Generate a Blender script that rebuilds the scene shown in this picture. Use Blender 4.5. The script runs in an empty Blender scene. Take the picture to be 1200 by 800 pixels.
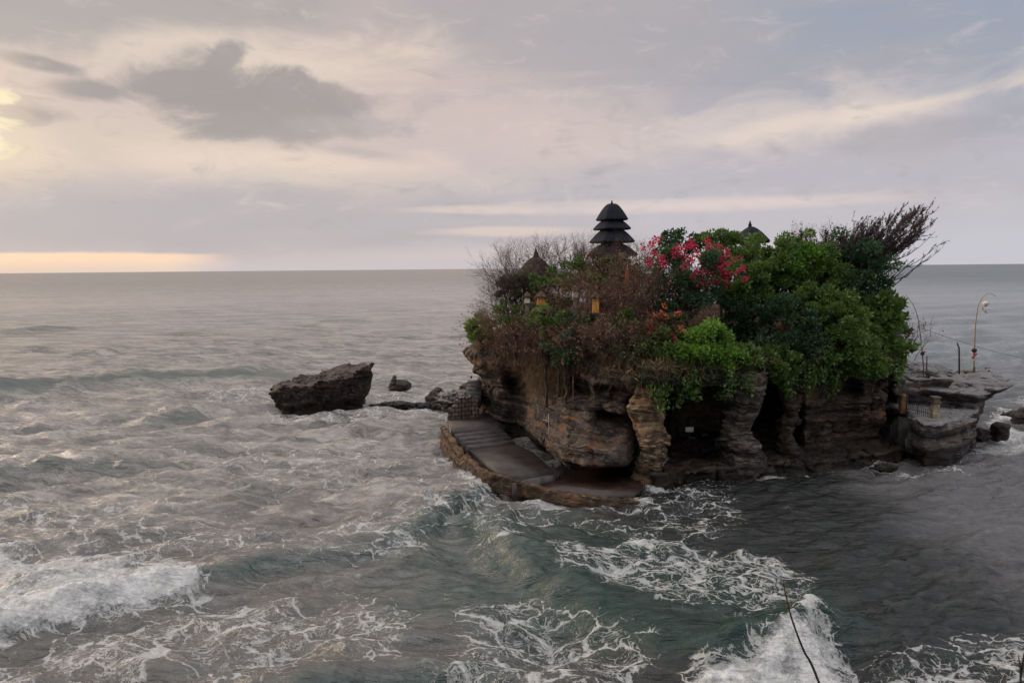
import bpy, math, random
import numpy as np
from mathutils import Vector, Matrix

random.seed(7)
rng = np.random.default_rng(7)
R = math.radians
scene = bpy.context.scene
COL = scene.collection

# ------------------------------------------------------------------ camera
CAM_H = 16.0
PITCH = R(5.6)
ROLL = 0.0092
F = 873.0                                   # focal length in units of a 1200 wide picture
cd = bpy.data.cameras.new('camera')
cd.sensor_width = 36.0
cd.lens = 36.0 * F / 1200.0
cd.clip_start = 0.05
cd.clip_end = 120000
cam = bpy.data.objects.new('camera', cd)
COL.objects.link(cam)
FW = Vector((0, math.cos(PITCH), -math.sin(PITCH)))
UP0 = Vector((0, math.sin(PITCH), math.cos(PITCH)))
UP = UP0 * math.cos(ROLL) + Vector((1, 0, 0)) * math.sin(ROLL)
RT = Vector((1, 0, 0)) * math.cos(ROLL) - UP0 * math.sin(ROLL)
m = Matrix((RT, UP, -FW)).transposed().to_4x4()
m.translation = (0, 0, CAM_H)
cam.matrix_world = m
scene.camera = cam


def ray(px, py):
    return FW + RT * ((px - 600) / F) + UP * ((400 - py) / F)


def at(px, py, Y):
    """world point seen in direction (px, py) at depth Y metres."""
    d = ray(px, py)
    k = Y / d.y
    return Vector((d.x * k, Y, CAM_H + d.z * k))


def atz(px, py, z=0.0):
    """world point seen in direction (px, py) on the level z."""
    d = ray(px, py)
    k = (z - CAM_H) / d.z
    return Vector((d.x * k, d.y * k, z))


def azel(px, py):
    d = ray(px, py).normalized()
    return math.degrees(math.atan2(d.x, d.y)), math.degrees(math.asin(d.z))


def lin(r, g, b):
    def f(c):
        c /= 255.0
        return c / 12.92 if c <= 0.04045 else ((c + 0.055) / 1.055) ** 2.4
    return (f(r), f(g), f(b))


# ------------------------------------------------------------------ node helpers
class NT:
    def __init__(self, tree):
        self.t = tree
        self.L = tree.links

    def node(self, typ, **kw):
        n = self.t.nodes.new(typ)
        for k, v in kw.items():
            setattr(n, k, v)
        return n

    def put(self, sock, v):
        if hasattr(v, 's'):
            v = v.s
        if isinstance(v, bpy.types.NodeSocket):
            self.L.new(v, sock)
        elif isinstance(v, (tuple, list)) and len(v) == 3 and sock.type == 'RGBA':
            sock.default_value = (*v, 1)
        else:
            sock.default_value = v

    def math(self, op, *a, clamp=False):
        n = self.node('ShaderNodeMath', operation=op, use_clamp=clamp)
        for i, v in enumerate(a):
            self.put(n.inputs[i], v)
        return E(self, n.outputs[0])

    def vmath(self, op, a, b=None, scale=None):
        n = self.node('ShaderNodeVectorMath', operation=op)
        self.put(n.inputs[0], a)
        if b is not None:
            self.put(n.inputs[1], b)
        if scale is not None:
            self.put(n.inputs['Scale'], scale)
        return n.outputs[0]

    def step(self, x, a, b, to0=0.0, to1=1.0):
        n = self.node('ShaderNodeMapRange', interpolation_type='SMOOTHSTEP')
        if not hasattr(a, 's') and not hasattr(b, 's') and a > b:
            a, b, to0, to1 = b, a, to1, to0
        for i, v in enumerate((x, a, b, to0, to1)):
            self.put(n.inputs[i], v)
        return E(self, n.outputs[0])

    def mix(self, fac, a, b, blend='MIX'):
        n = self.node('ShaderNodeMix', data_type='RGBA', blend_type=blend)
        self.put(n.inputs[0], fac)
        self.put(n.inputs[6], a)
        self.put(n.inputs[7], b)
        return n.outputs[2]

    def noise(self, vec, scale, detail=4, rough=0.55, dist=0.0, dims='3D', out=0):
        n = self.node('ShaderNodeTexNoise', noise_dimensions=dims)
        if vec is not None:
            self.put(n.inputs['Vector'], vec)
        n.inputs['Scale'].default_value = scale
        n.inputs['Detail'].default_value = detail
        n.inputs['Roughness'].default_value = rough
        n.inputs['Distortion'].default_value = dist
        return E(self, n.outputs[out])

    def comb(self, x, y, z):
        n = self.node('ShaderNodeCombineXYZ')
        for i, v in enumerate((x, y, z)):
            self.put(n.inputs[i], v)
        return n.outputs[0]

    def sep(self, v):
        n = self.node('ShaderNodeSeparateXYZ')
        self.put(n.inputs[0], v)
        return [E(self, o) for o in n.outputs]

    def ramp(self, fac, stops):
        n = self.node('ShaderNodeValToRGB')
        self.put(n.inputs[0], fac)
        el = n.color_ramp.elements
        while len(el) < len(stops):
            el.new(0.5)
        for e, (p, c) in zip(el, stops):
            e.position = p
            e.color = (*c, 1)
        return n.outputs[0]

    def mapping(self, vec, scale=(1, 1, 1), rot=(0, 0, 0), loc=(0, 0, 0)):
        n = self.node('ShaderNodeMapping')
        self.put(n.inputs[0], vec)
        n.inputs[1].default_value = loc
        n.inputs[2].default_value = rot
        n.inputs[3].default_value = scale
        return n.outputs[0]

    def attr(self, name):
        n = self.node('ShaderNodeAttribute', attribute_name=name)
        return E(self, n.outputs['Fac'])

    def bump(self, h, strength=0.5, dist=0.1, normal=None):
        n = self.node('ShaderNodeBump')
        self.put(n.inputs['Height'], h)
        n.inputs['Strength'].default_value = strength
        n.inputs['Distance'].default_value = dist
        if normal is not None:
            self.put(n.inputs['Normal'], normal)
        return n.outputs[0]


class E:
    def __init__(self, nt, s):
        self.nt, self.s = nt, s
    def __add__(self, o): return self.nt.math('ADD', self, o)
    __radd__ = __add__
    def __sub__(self, o): return self.nt.math('SUBTRACT', self, o)
    def __rsub__(self, o): return self.nt.math('SUBTRACT', o, self)
    def __mul__(self, o): return self.nt.math('MULTIPLY', self, o)
    __rmul__ = __mul__
    def __truediv__(self, o): return self.nt.math('DIVIDE', self, o)


# ------------------------------------------------------------------ sky (world)
SUN_AZ, SUN_EL = -62.0, 13.0                # degrees from +Y towards +X, and above the horizon
world = bpy.data.worlds.new('World')
scene.world = world
world.use_nodes = True
w = NT(world.node_tree)
world.node_tree.nodes.clear()
wout = w.node('ShaderNodeOutputWorld')
wbg = w.node('ShaderNodeBackground')
wbg.inputs['Strength'].default_value = 0.1
w.L.new(wbg.outputs[0], wout.inputs[0])
sky = w.node('ShaderNodeTexSky', sky_type='NISHITA', sun_disc=False)
sky.sun_elevation = R(SUN_EL)
sky.sun_rotation = R(SUN_AZ)
sky.air_density = 1.0
sky.dust_density = 2.0
tc = w.node('ShaderNodeTexCoord')
dx_, dy_, dz_ = w.sep(tc.outputs['Generated'])
az = w.math('ARCTAN2', dx_, dy_) * (180 / math.pi)
el = w.math('ARCSINE', dz_) * (180 / math.pi)
elp = w.math('MAXIMUM', el, 0.0)
# streaky cloud noise, stretched along the horizon
nv = w.comb(az * 0.045, el * 0.17, 0.0)
n_big = w.noise(nv, 1.0, 5, 0.55, 0.6)
nv2 = w.comb(az * 0.13, el * 0.24, 3.7)
n_med = w.noise(nv2, 1.0, 7, 0.6, 0.5)
nv3 = w.comb(az * 0.045, el * 0.42, 9.1)
n_str = w.noise(nv3, 1.0, 6, 0.6, 0.8)
n_f = w.noise(w.comb(az * 0.30, el * 0.75, 5.0), 1.0, 7, 0.62, 0.7) - 0.5
nb, nm, ns = n_big - 0.5, n_med - 0.5, n_str - 0.5


def blob(px, py, rx, ry, rot=0.0, soft=0.35, kn=0.8, noise=None, ks=0.0):
    """soft cloud shape: centre and radii in degrees come from directions in the photo."""
    a0, e0 = azel(px, py)
    ra, re_ = rx / F * 57.3, ry / F * 57.3
    c, s = math.cos(rot), math.sin(rot)
    X = az - a0
    Y = el - e0
    U = (X * (c / ra)) + (Y * (s / ra))
    V = (X * (-s / re_)) + (Y * (c / re_))
    d = w.math('SQRT', U * U + V * V) + (noise or nm) * (-4 * kn)
    if ks:
        d = d + ns * (-4 * ks)
    return w.step(d, 1 + soft, 1 - soft)


base_l = w.ramp(elp / 60.0, [
    (0.0, lin(210, 198, 200)), (0.05, lin(202, 188, 190)), (0.11, lin(210, 194, 190)),
    (0.2, lin(216, 197, 188)), (0.28, lin(197, 183, 178)), (0.36, lin(188, 178, 176)), (0.55, lin(232, 224, 218)), (1.0, lin(250, 246, 244))])
base_r = w.ramp(elp / 60.0, [
    (0.0, lin(204, 202, 210)), (0.05, lin(200, 200, 208)), (0.11, lin(196, 190, 198)),
    (0.2, lin(196, 185, 190)), (0.28, lin(168, 172, 184)), (0.36, lin(168, 173, 185)), (0.55, lin(214, 216, 222)), (1.0, lin(250, 246, 244))])
col = w.mix(w.step(az + nb * 30.0, -16.0, 26.0), base_l, base_r)
# broad mottling of the overcast
col = w.mix(w.step(nb + nm * 0.6, 0.02, 0.30) * w.step(el, 3.0, 9.0) * 0.8, col, lin(172, 166, 168))
col = w.mix(w.step(ns + nm * 0.5, 0.02, 0.32) * w.step(el, 17.0, 11.0) * w.step(el, 1.0, 3.0) * 0.75, col, lin(224, 206, 198))


def lay(mask, rgb, k=1.0):
    global col
    col = w.mix(mask * k, col, lin(*rgb))


# dark blue-grey bank top right, grey band along the top
lay(blob(1120, 30, 330, 110, 0.05, 0.5, 0.5, nb), (156, 165, 181), 0.8)
lay(blob(700, 20, 260, 80, -0.2, 0.5, 0.8, nb), (182, 175, 177), 0.75)
lay(blob(60, 10, 200, 50, 0.1, 0.5, 0.7, nb), (176, 170, 166), 0.7)
# bright openings round the large cloud
lay(blob(300, 72, 170, 28, 0.05, 0.6, 0.7), (232, 214, 199), 0.85)
lay(blob(110, 170, 210, 34, 0.0, 0.6, 0.5), (222, 206, 190), 0.75)
lay(blob(330, 192, 170, 20, 0.03, 0.6, 0.7), (234, 215, 200), 0.9)
lay(blob(470, 215, 330, 12, 0.0, 0.6, 0.7), (214, 200, 192), 0.6)
lay(blob(655, 160, 110, 38, 0.0, 0.6, 0.6), (216, 199, 192), 0.7)
# bright diagonal tear on the right, with small dark scraps
lay(blob(1000, 138, 190, 34, 0.10, 0.6, 0.8), (219, 206, 201), 0.75)
lay(blob(1040, 128, 120, 10, 0.12, 0.8, 0.8, nm, .4), (236, 220, 206), 0.85)
lay(blob(920, 146, 60, 6, 0.16, 0.8, 0.6), (232, 215, 204), 0.6)
lay(blob(1120, 150, 150, 16, 0.12, 0.5, 1.0), (176, 173, 180), 0.7)
lay(blob(1110, 104, 45, 7, 0.1, 0.6, 1.0), (178, 180, 188), 0.8)
# long low bands
lay(blob(960, 212, 330, 26, 0.0, 0.5, 0.5, nm, 0.4), (190, 186, 193), 0.8)
lay(blob(640, 262, 700, 26, 0.0, 0.5, 0.3, nm, 0.4), (197, 192, 198), 0.7)
lay(blob(150, 255, 420, 36, 0.0, 0.5, 0.3, nm, 0.4), (187, 181, 184), 0.85)
lay(blob(830, 241, 190, 6, 0.0, 0.8, 0.3, nm, 0.5), (229, 212, 207), 0.8)
lay(blob(560, 246, 90, 3.5, 0.0, 0.6, 0.4, nm, 0.4), (222, 206, 200), 0.8)
lay(blob(590, 271, 70, 5, 0.0, 0.6, 0.4, nm, 0.4), (226, 208, 200), 0.8)
lay(blob(700, 300, 260, 12, 0.0, 0.6, 0.3, nm, 0.4), (214, 202, 202), 0.8)
# the large dark cloud with its tail and head, the small ones left of it
lay(blob(270, 118, 92, 36, 0.02, 0.4, 0.8), (164, 156, 153), 0.95)
lay(blob(325, 150, 90, 19, -0.12, 0.45, 0.9), (170, 162, 159), 0.85)
lay(blob(264, 74, 30, 15, 0.7, 0.3, 0.8), (166, 158, 155), 0.9)
lay(blob(430, 152, 70, 12, 0.0, 0.5, 0.9), (184, 175, 173), 0.7)
lay(blob(420, 178, 60, 9, -0.1, 0.5, 0.9), (186, 177, 175), 0.7)
lay(blob(380, 112, 60, 14, -0.1, 0.4, 0.9), (170, 161, 159), 0.8)
lay(blob(112, 108, 38, 10, 0.0, 0.5, 0.75), (165, 157, 154), 0.9)
lay(blob(50, 75, 28, 6, -0.1, 0.5, 0.7), (164, 156, 154), 0.9)
lay(blob(36, 134, 38, 10, 0.0, 0.5, 0.75), (167, 159, 155), 0.9)
# the sun behind the clouds at the left edge, and the clear strip above the horizon
lay(blob(-30, 150, 60, 50, 0.0, 0.8, 0.6), (242, 220, 194), 0.65)
lay(blob(-8, 158, 15, 20, 0.2, 0.4, 1.3, n_f), (255, 240, 200), 0.9)
lay(blob(0, 114, 9, 7, 0.0, 0.4, 1.2, n_f), (255, 240, 200), 1.0)
a_e, e_e = azel(240, 298)
edge = el + nm * 0.55 + ns * 0.35
strip = w.step(edge, e_e + 0.22 , e_e - 0.05) * w.step(az + nb * 8.0, -18.5, -25.0)
lay(strip, (255, 224, 196), 1.0)
lay(w.step(el, 1.6, 0.0) * w.step(az, -21.0, -30.0), (255, 214, 176), 0.5)
lay(w.step(el, 0.9, 0.0), (204, 201, 206), 0.45 )
lay(w.step(n_f + nm * 0.4, 0.02, 0.34) * w.step(el, 1.5, 5.0), (168, 164, 168), 0.55)
lay(w.step(n_f * -1.0 + ns * 0.4, 0.03, 0.36) * w.step(el, 2.0, 5.0), (236, 217, 211), 0.5)
# the overcast behind the viewer is an even pale grey
back = w.step(dy_, 0.25, -0.5)
lay(back, (205, 206, 212), 0.75)
# below the horizon: dull sea colour (never in view)
lay(w.step(el, -0.3, -3.0), (70, 72, 74), 1.0)
# an overcast is brightest overhead
cloud = w.vmath('SCALE', col, scale=10.0 + w.step(el, 32.0, 72.0) * 9.5)
w.L.new(w.mix(0.95, sky.outputs[0], cloud), wbg.inputs['Color'])

# ------------------------------------------------------------------ sun (veiled by cloud)
sl = bpy.data.lights.new('sun', 'SUN')
sl.energy = 1.9
sl.angle = R(24)
sl.color = (1.0, 0.80, 0.60)
sun = bpy.data.objects.new('sun', sl)
COL.objects.link(sun)
sd = Vector((math.sin(R(SUN_AZ)) * math.cos(R(SUN_EL)), math.cos(R(SUN_AZ)) * math.cos(R(SUN_EL)), math.sin(R(SUN_EL))))
sun.rotation_euler = sd.to_track_quat('Z', 'Y').to_euler()
sun.location = (0, 0, 60)

scene.view_settings.view_transform = 'Standard'
scene.view_settings.look = 'None'
scene.view_settings.exposure = 0.0
scene.view_settings.gamma = 1.0
scene.view_settings.use_curve_mapping = False
scene.render.engine = 'CYCLES'
scene.cycles.use_denoising = True
scene.cycles.max_bounces = 6
scene.cycles.transparent_max_bounces = 8
scene.cycles.caustics_reflective = False
scene.cycles.caustics_refractive = False
scene.cycles.sample_clamp_indirect = 4.0


# ------------------------------------------------------------------ object helpers
def tag(o, label=None, cat=None, group=None, kind=None):
    if label: o['label'] = label
    if cat: o['category'] = cat
    if group: o['group'] = group
    if kind: o['kind'] = kind
    return o


def empty(name, loc=(0, 0, 0), rz=0.0):
    o = bpy.data.objects.new(name, None)
    o.empty_display_size = 0.3
    o.location = loc
    o.rotation_euler = (0, 0, rz)
    COL.objects.link(o)
    return o


def mesh_np(name, V, faces, mat=None, parent=None, smooth=False, loc=None):
    """V: (n,3); faces: (m,k) array, or a list of such arrays. World coordinates; a parent at p gets V-p."""
    V = np.asarray(V, dtype=np.float32)
    fl = faces if isinstance(faces, list) else [faces]
    fl = [np.asarray(f, dtype=np.int32) for f in fl if len(f)]
    me = bpy.data.meshes.new(name)
    off = None
    if parent is not None:
        off = parent.matrix_basis.translation
        g = parent.parent
        while g is not None:
            off = off + g.matrix_basis.translation
            g = g.parent
    if loc is not None:
        off = (off if off is not None else Vector((0, 0, 0))) + (Vector(loc) - (off if off is not None else Vector((0, 0, 0))))
    if off is not None:
        V = V - np.array(off, dtype=np.float32)
    nl = sum(f.size for f in fl)
    npoly = sum(len(f) for f in fl)
    me.vertices.add(len(V))
    me.vertices.foreach_set('co', V.ravel())
    me.loops.add(nl)
    me.loops.foreach_set('vertex_index', np.concatenate([f.ravel() for f in fl]))
    me.polygons.add(npoly)
    tot = np.concatenate([np.full(len(f), f.shape[1], dtype=np.int32) for f in fl])
    st = np.concatenate([[0], np.cumsum(tot)[:-1]]).astype(np.int32)
    me.polygons.foreach_set('loop_start', st)
    me.polygons.foreach_set('loop_total', tot)
    if smooth:
        me.polygons.foreach_set('use_smooth', np.ones(npoly, dtype=bool))
    me.update(calc_edges=True)
    if mat: me.materials.append(mat)
    o = bpy.data.objects.new(name, me)
    if parent is not None:
        o.parent = parent
        if loc is not None:
            po = parent.matrix_basis.translation
            o.location = Vector(loc) - po
    elif loc is not None:
        o.location = loc
    COL.objects.link(o)
    return o


class MB:
    """collects boxes, tubes and lathes and links them as ONE mesh object."""
    def __init__(self):
        self.V, self.F = [], []
        self.n = 0

    def add(self, V, F):
        V = np.asarray(V, dtype=np.float64)
        self.V.append(V)
        for f in F:
            self.F.append([i + self.n for i in f])
        self.n += len(V)

    def box(self, c, s, rz=0.0, taper=1.0):
        x, y, z = s[0] / 2, s[1] / 2, s[2] / 2
        P = []
        for zz, k in ((-z, 1.0), (z, taper)):
            for sx, sy in ((-1, -1), (1, -1), (1, 1), (-1, 1)):
                a, b = sx * x * k, sy * y * k
                P.append((c[0] + a * math.cos(rz) - b * math.sin(rz), c[1] + a * math.sin(rz) + b * math.cos(rz), c[2] + zz))
        self.add(P, [(3, 2, 1, 0), (4, 5, 6, 7), (0, 1, 5, 4), (1, 2, 6, 5), (2, 3, 7, 6), (3, 0, 4, 7)])

    def tube(self, pts, rad, n=8):
        pts = [Vector(p) for p in pts]
        if not hasattr(rad, '__len__'):
            rad = [rad] * len(pts)
        P, Fc = [], []
        for i, p in enumerate(pts):
            t = (pts[min(i + 1, len(pts) - 1)] - pts[max(i - 1, 0)]).normalized()
            a = t.cross(Vector((0.3, 1, 0.2))).normalized()
            b = t.cross(a)
            for k in range(n):
                q = 2 * math.pi * k / n
                P.append(p + (a * math.cos(q) + b * math.sin(q)) * rad[i])
        for i in range(len(pts) - 1):
            for k in range(n):
                k2 = (k + 1) % n
                Fc.append((i * n + k, i * n + k2, (i + 1) * n + k2, (i + 1) * n + k))
        Fc.append(tuple(range(n))[::-1])
        Fc.append(tuple((len(pts) - 1) * n + k for k in range(n)))
        self.add(P, Fc)

    def lathe(self, c, prof, n=16, sq=0.0, rz=0.0):
        """prof: (radius, z) pairs from the top or the bottom; sq>0 squares the section."""
        P, Fc = [], []
        for r, z in prof:
            for k in range(n):
                q = 2 * math.pi * k / n
                cx, cy = math.cos(q), math.sin(q)
                if sq:
                    mxx = max(abs(cx), abs(cy))
                    s_ = (1 - sq) + sq / mxx
                    cx, cy = cx * s_, cy * s_
                X, Y = cx * r, cy * r
                P.append((c[0] + X * math.cos(rz) - Y * math.sin(rz), c[1] + X * math.sin(rz) + Y * math.cos(rz), c[2] + z))
        for i in range(len(prof) - 1):
            for k in range(n):
                k2 = (k + 1) % n
                Fc.append((i * n + k, i * n + k2, (i + 1) * n + k2, (i + 1) * n + k))
        Fc.append(tuple(range(n))[::-1])
        Fc.append(tuple((len(prof) - 1) * n + k for k in range(n)))
        self.add(P, Fc)

    def build(self, name, mat, parent=None, smooth=False, loc=None, bevel=0.0):
        V = np.concatenate(self.V)
        by = {}
        for f in self.F:
            by.setdefault(len(f), []).append(f)
        o = mesh_np(name, V, [np.array(v) for v in by.values()], mat, parent, smooth, loc)
        if bevel:
            b = o.modifiers.new('bevel', 'BEVEL')
            b.width = bevel
            b.segments = 2
            b.limit_method = 'ANGLE'
        return o


# ------------------------------------------------------------------ numpy noise
_T = np.random.default_rng(11).random((64, 64, 64)).astype(np.float32)


def vnoise(x, y, z):
    xi, yi, zi = np.floor(x), np.floor(y), np.floor(z)
    fx, fy, fz = (x - xi).astype(np.float32), (y - yi).astype(np.float32), (z - zi).astype(np.float32)
    fx = fx * fx * (3 - 2 * fx); fy = fy * fy * (3 - 2 * fy); fz = fz * fz * (3 - 2 * fz)
    xi = xi.astype(np.int32) & 63; yi = yi.astype(np.int32) & 63; zi = zi.astype(np.int32) & 63
    x1, y1, z1 = (xi + 1) & 63, (yi + 1) & 63, (zi + 1) & 63
    a = _T[xi, yi, zi] * (1 - fx) + _T[x1, yi, zi] * fx
    b = _T[xi, y1, zi] * (1 - fx) + _T[x1, y1, zi] * fx
    c = _T[xi, yi, z1] * (1 - fx) + _T[x1, yi, z1] * fx
    d = _T[xi, y1, z1] * (1 - fx) + _T[x1, y1, z1] * fx
    return (a * (1 - fy) + b * fy) * (1 - fz) + (c * (1 - fy) + d * fy) * fz


def fbm(x, y, z, o=4, g=0.5):
    s, a, k = 0.0, 1.0, 1.0
    tot = 0.0
    for i in range(o):
        s = s + a * (vnoise(x * k + 7.3 * i, y * k + 3.1 * i, z * k + 5.7 * i) - 0.5)
        tot += a * 0.5
        a *= g
        k *= 2.03
    return s / tot                            # about -1 .. 1


def poly_sd(P, x, y):
    """signed distance to polygon P (negative inside)."""
    P = np.asarray(P, dtype=np.float64)
    d2 = np.full(x.shape, 1e18)
    ins = np.zeros(x.shape, dtype=bool)
    for (ax, ay), (bx, by) in zip(P, np.roll(P, -1, axis=0)):
        ex, ey = bx - ax, by - ay
        t = np.clip(((x - ax) * ex + (y - ay) * ey) / (ex * ex + ey * ey + 1e-12), 0, 1)
        qx, qy = x - ax - t * ex, y - ay - t * ey
        d2 = np.minimum(d2, qx * qx + qy * qy)
        if by != ay:
            c = ((ay > y) != (by > y)) & (x < ex * (y - ay) / (by - ay) + ax)
            ins ^= c
    d = np.sqrt(d2)
    return np.where(ins, -d, d)


def sstep(a, b, x):
    t = np.clip((x - a) / (b - a), 0, 1)
    return t * t * (3 - 2 * t)


def smin(a, b, k):
    h = np.clip(0.5 + 0.5 * (b - a) / k, 0, 1)
    return b + (a - b) * h - k * h * (1 - h)


def surface_nets(D, org, h):
    """D: 3-D array of signed distance (negative inside) -> vertices, quads."""
    S = D < 0
    nx, ny, nz = D.shape
    cnt = np.zeros((nx - 1, ny - 1, nz - 1), dtype=np.int8)
    cor = [(i, j, k) for i in (0, 1) for j in (0, 1) for k in (0, 1)]
    for i, j, k in cor:
        cnt += S[i:nx - 1 + i, j:ny - 1 + j, k:nz - 1 + k]
    act = (cnt > 0) & (cnt < 8)
    I, J, K = np.nonzero(act)
    idx = np.full(act.shape, -1, dtype=np.int32)
    idx[I, J, K] = np.arange(len(I))
    acc = np.zeros((len(I), 3)); num = np.zeros(len(I))
    vals = {c: D[I + c[0], J + c[1], K + c[2]] for c in cor}
    for a in cor:
        for ax in range(3):
            if a[ax] == 0:
                b = list(a); b[ax] = 1; b = tuple(b)
                va, vb = vals[a], vals[b]
                cr = (va < 0) != (vb < 0)
                t = np.where(cr, va / np.where(cr, va - vb, 1), 0)
                p = np.array(a, dtype=float)[None, :].repeat(len(I), 0)
                p[:, ax] += t
                acc += p * cr[:, None]
                num += cr
    V = (acc / num[:, None] + np.stack([I, J, K], 1)) * h + np.array(org)
    Q = []
    # edges along each axis, shared by four cells
    for ax in range(3):
        o1, o2 = [(1, 2), (2, 0), (0, 1)][ax]
        sl0 = [slice(None)] * 3; sl1 = [slice(None)] * 3
        sl0[ax] = slice(0, D.shape[ax] - 1); sl1[ax] = slice(1, D.shape[ax])
        for q in (o1, o2):
            sl0[q] = slice(1, D.shape[q] - 1); sl1[q] = slice(1, D.shape[q] - 1)
        A, B = S[tuple(sl0)], S[tuple(sl1)]
        ch = A != B
        P = np.stack(np.nonzero(ch), 1)
        fl = A[ch]
        P[:, o1] += 1; P[:, o2] += 1
        def cell(d1, d2):
            q = P.copy(); q[:, o1] -= d1; q[:, o2] -= d2
            return idx[q[:, 0], q[:, 1], q[:, 2]]
        quad = np.stack([cell(1, 1), cell(0, 1), cell(0, 0), cell(1, 0)], 1)
        quad[~fl] = quad[~fl][:, ::-1]
        Q.append(quad)
    Q = np.concatenate(Q)
    Q = Q[(Q >= 0).all(1)]
    return V, Q

# ------------------------------------------------------------------ rock
def rock_material(name, dark, mid, light, rust, wet=1.0, rustk=0.5, topk=0.6):
    mt = bpy.data.materials.new(name)
    mt.use_nodes = True
    t = NT(mt.node_tree)
    b = t.t.nodes['Principled BSDF']
    g = t.node('ShaderNodeNewGeometry')
    P = g.outputs['Position']
    x, y, z = t.sep(P)
    big = t.noise(P, 0.22, 4, 0.6)
    med = t.noise(P, 1.3, 6, 0.65)
    zz = z + (big - 0.5) * 2.2 + x * 0.03
    bandv = t.comb(x * 0.10, y * 0.10, zz * 2.6)
    band = t.noise(bandv, 1.0, 6, 0.68)
    band2 = t.noise(t.comb(x * 0.35, y * 0.35, zz * 9.0), 1.0, 4, 0.6)
    c = t.mix(t.step(band + (med - 0.5) * 0.5, 0.36, 0.66), dark, mid)
    c = t.mix(t.step(band2 + (med - 0.5) * 0.5, 0.52, 0.72) * 0.75, c, light)
    c = t.mix(t.step(t.noise(P, 0.45, 5, 0.6) + (band - 0.5) * 0.6, 0.54, 0.70) * rustk, c, rust)
    seam = t.step(t.noise(t.comb(x * 0.13, y * 0.13, zz * 3.6 + (med - 0.5) * 0.8), 1.0, 3, 0.6), 0.45, 0.37)
    c = t.mix(seam * 0.75, c, (0.014, 0.011, 0.011))
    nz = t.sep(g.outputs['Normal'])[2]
    c = t.mix(t.step(nz, 0.45, 0.9) * t.step(z, 1.0, 2.0) * topk, c, light)  # up-facing rock gets a paler colour, painting in the skylight on top
    lich = t.step(t.noise(P, 2.6, 5, 0.7), 0.56, 0.68)
    c = t.mix(lich * 0.5, c, (0.20, 0.185, 0.15))
    wetm = t.step(z + (med - 0.5) * 1.0, 1.3, 0.3) * wet              # the wave-washed foot is wet and algae-dark
    c = t.mix(wetm * 0.7, c, (0.020, 0.015, 0.012))
    t.put(b.inputs['Base Color'], c)
    t.put(b.inputs['Roughness'], wetm * -0.5 + 0.88)
    b.inputs['Specular IOR Level'].default_value = 0.35
    hgt = seam * -0.7 + band * 0.9 + band2 * 0.45 + med * 0.6 + t.noise(P, 6.0, 4, 0.7) * 0.25
    t.put(b.inputs['Normal'], t.bump(hgt, 1.0, 0.45))
    return mt


M = {}
M['cliff'] = rock_material('cliff_rock', (0.030, 0.023, 0.021), (0.115, 0.084, 0.066), (0.27, 0.20, 0.145), (0.24, 0.105, 0.040), 1.0, 0.7, 0.0)
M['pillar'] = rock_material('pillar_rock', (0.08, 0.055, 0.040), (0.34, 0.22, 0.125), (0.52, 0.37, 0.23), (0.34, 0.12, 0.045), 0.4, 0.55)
M['pillar_grey'] = rock_material('grey_pillar_rock', (0.06, 0.05, 0.046), (0.20, 0.165, 0.145), (0.36, 0.30, 0.25), (0.20, 0.10, 0.05), 0.8, 0.4, 0.0)  # paler than the cliff, so the column looks lit against the caves
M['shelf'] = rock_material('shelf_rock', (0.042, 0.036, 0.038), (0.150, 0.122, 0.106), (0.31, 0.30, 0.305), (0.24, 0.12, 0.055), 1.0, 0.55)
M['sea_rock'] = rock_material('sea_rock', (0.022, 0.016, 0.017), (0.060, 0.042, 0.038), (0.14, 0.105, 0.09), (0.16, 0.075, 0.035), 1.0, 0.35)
M['rust_rock'] = rock_material('rust_rock', (0.07, 0.042, 0.025), (0.19, 0.105, 0.055), (0.33, 0.21, 0.125), (0.30, 0.12, 0.035), 0.35, 0.8)

_l1 = np.random.default_rng(3).random(512) - 0.5
_l2 = np.random.default_rng(4).random(1024) - 0.5


def strata(x, y, z, a1=0.34, a2=0.27):
    zz = z + 0.55 * fbm(x * 0.11, y * 0.11, 0 * x + 1.5, 2) + 0.03 * x
    def tab(T, q):
        i = np.floor(q); f = q - i
        f = sstep(0.30, 0.70, f)
        i = i.astype(int) % len(T)
        return T[i] * (1 - f) + T[(i + 1) % len(T)] * f
    # ledges broken into blocks
    li = np.floor(zz * 1.35 + 40).astype(int)
    wv = 0.5 * fbm(x * 0.5, y * 0.5, z * 0.5 + 4, 2)
    bx, by = np.floor(x * 0.52 + li * 0.37 + wv).astype(int), np.floor(y * 0.52 + li * 0.71 + wv).astype(int)
    blk = _T[li & 63, bx & 63, by & 63] - 0.5
    return 0.75 * a1 * blk + a1 * 2 * tab(_l1, zz * 1.35 + 40) + a2 * 2 * tab(_l2, zz * 2.9 + 90)


def rock_noise(x, y, z, k=1.0):
    crack = np.clip(0.16 - np.abs(fbm(x * 0.55 + 9, y * 0.55, z * 0.22, 3)), 0, 1) / 0.16
    return k * (0.40 * crack ** 2 + 0.55 * fbm(x * 0.30, y * 0.30, z * 0.45, 3) + 0.30 * fbm(x * 1.0, y * 1.0, z * 1.3, 4, 0.6))


def grid_box(lo, hi, h):
    ax = [np.arange(l, u + h, h) for l, u in zip(lo, hi)]
    return [g.astype(np.float32) for g in np.meshgrid(*ax, indexing='ij')]


WL = []                                             # where rock meets the water


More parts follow.
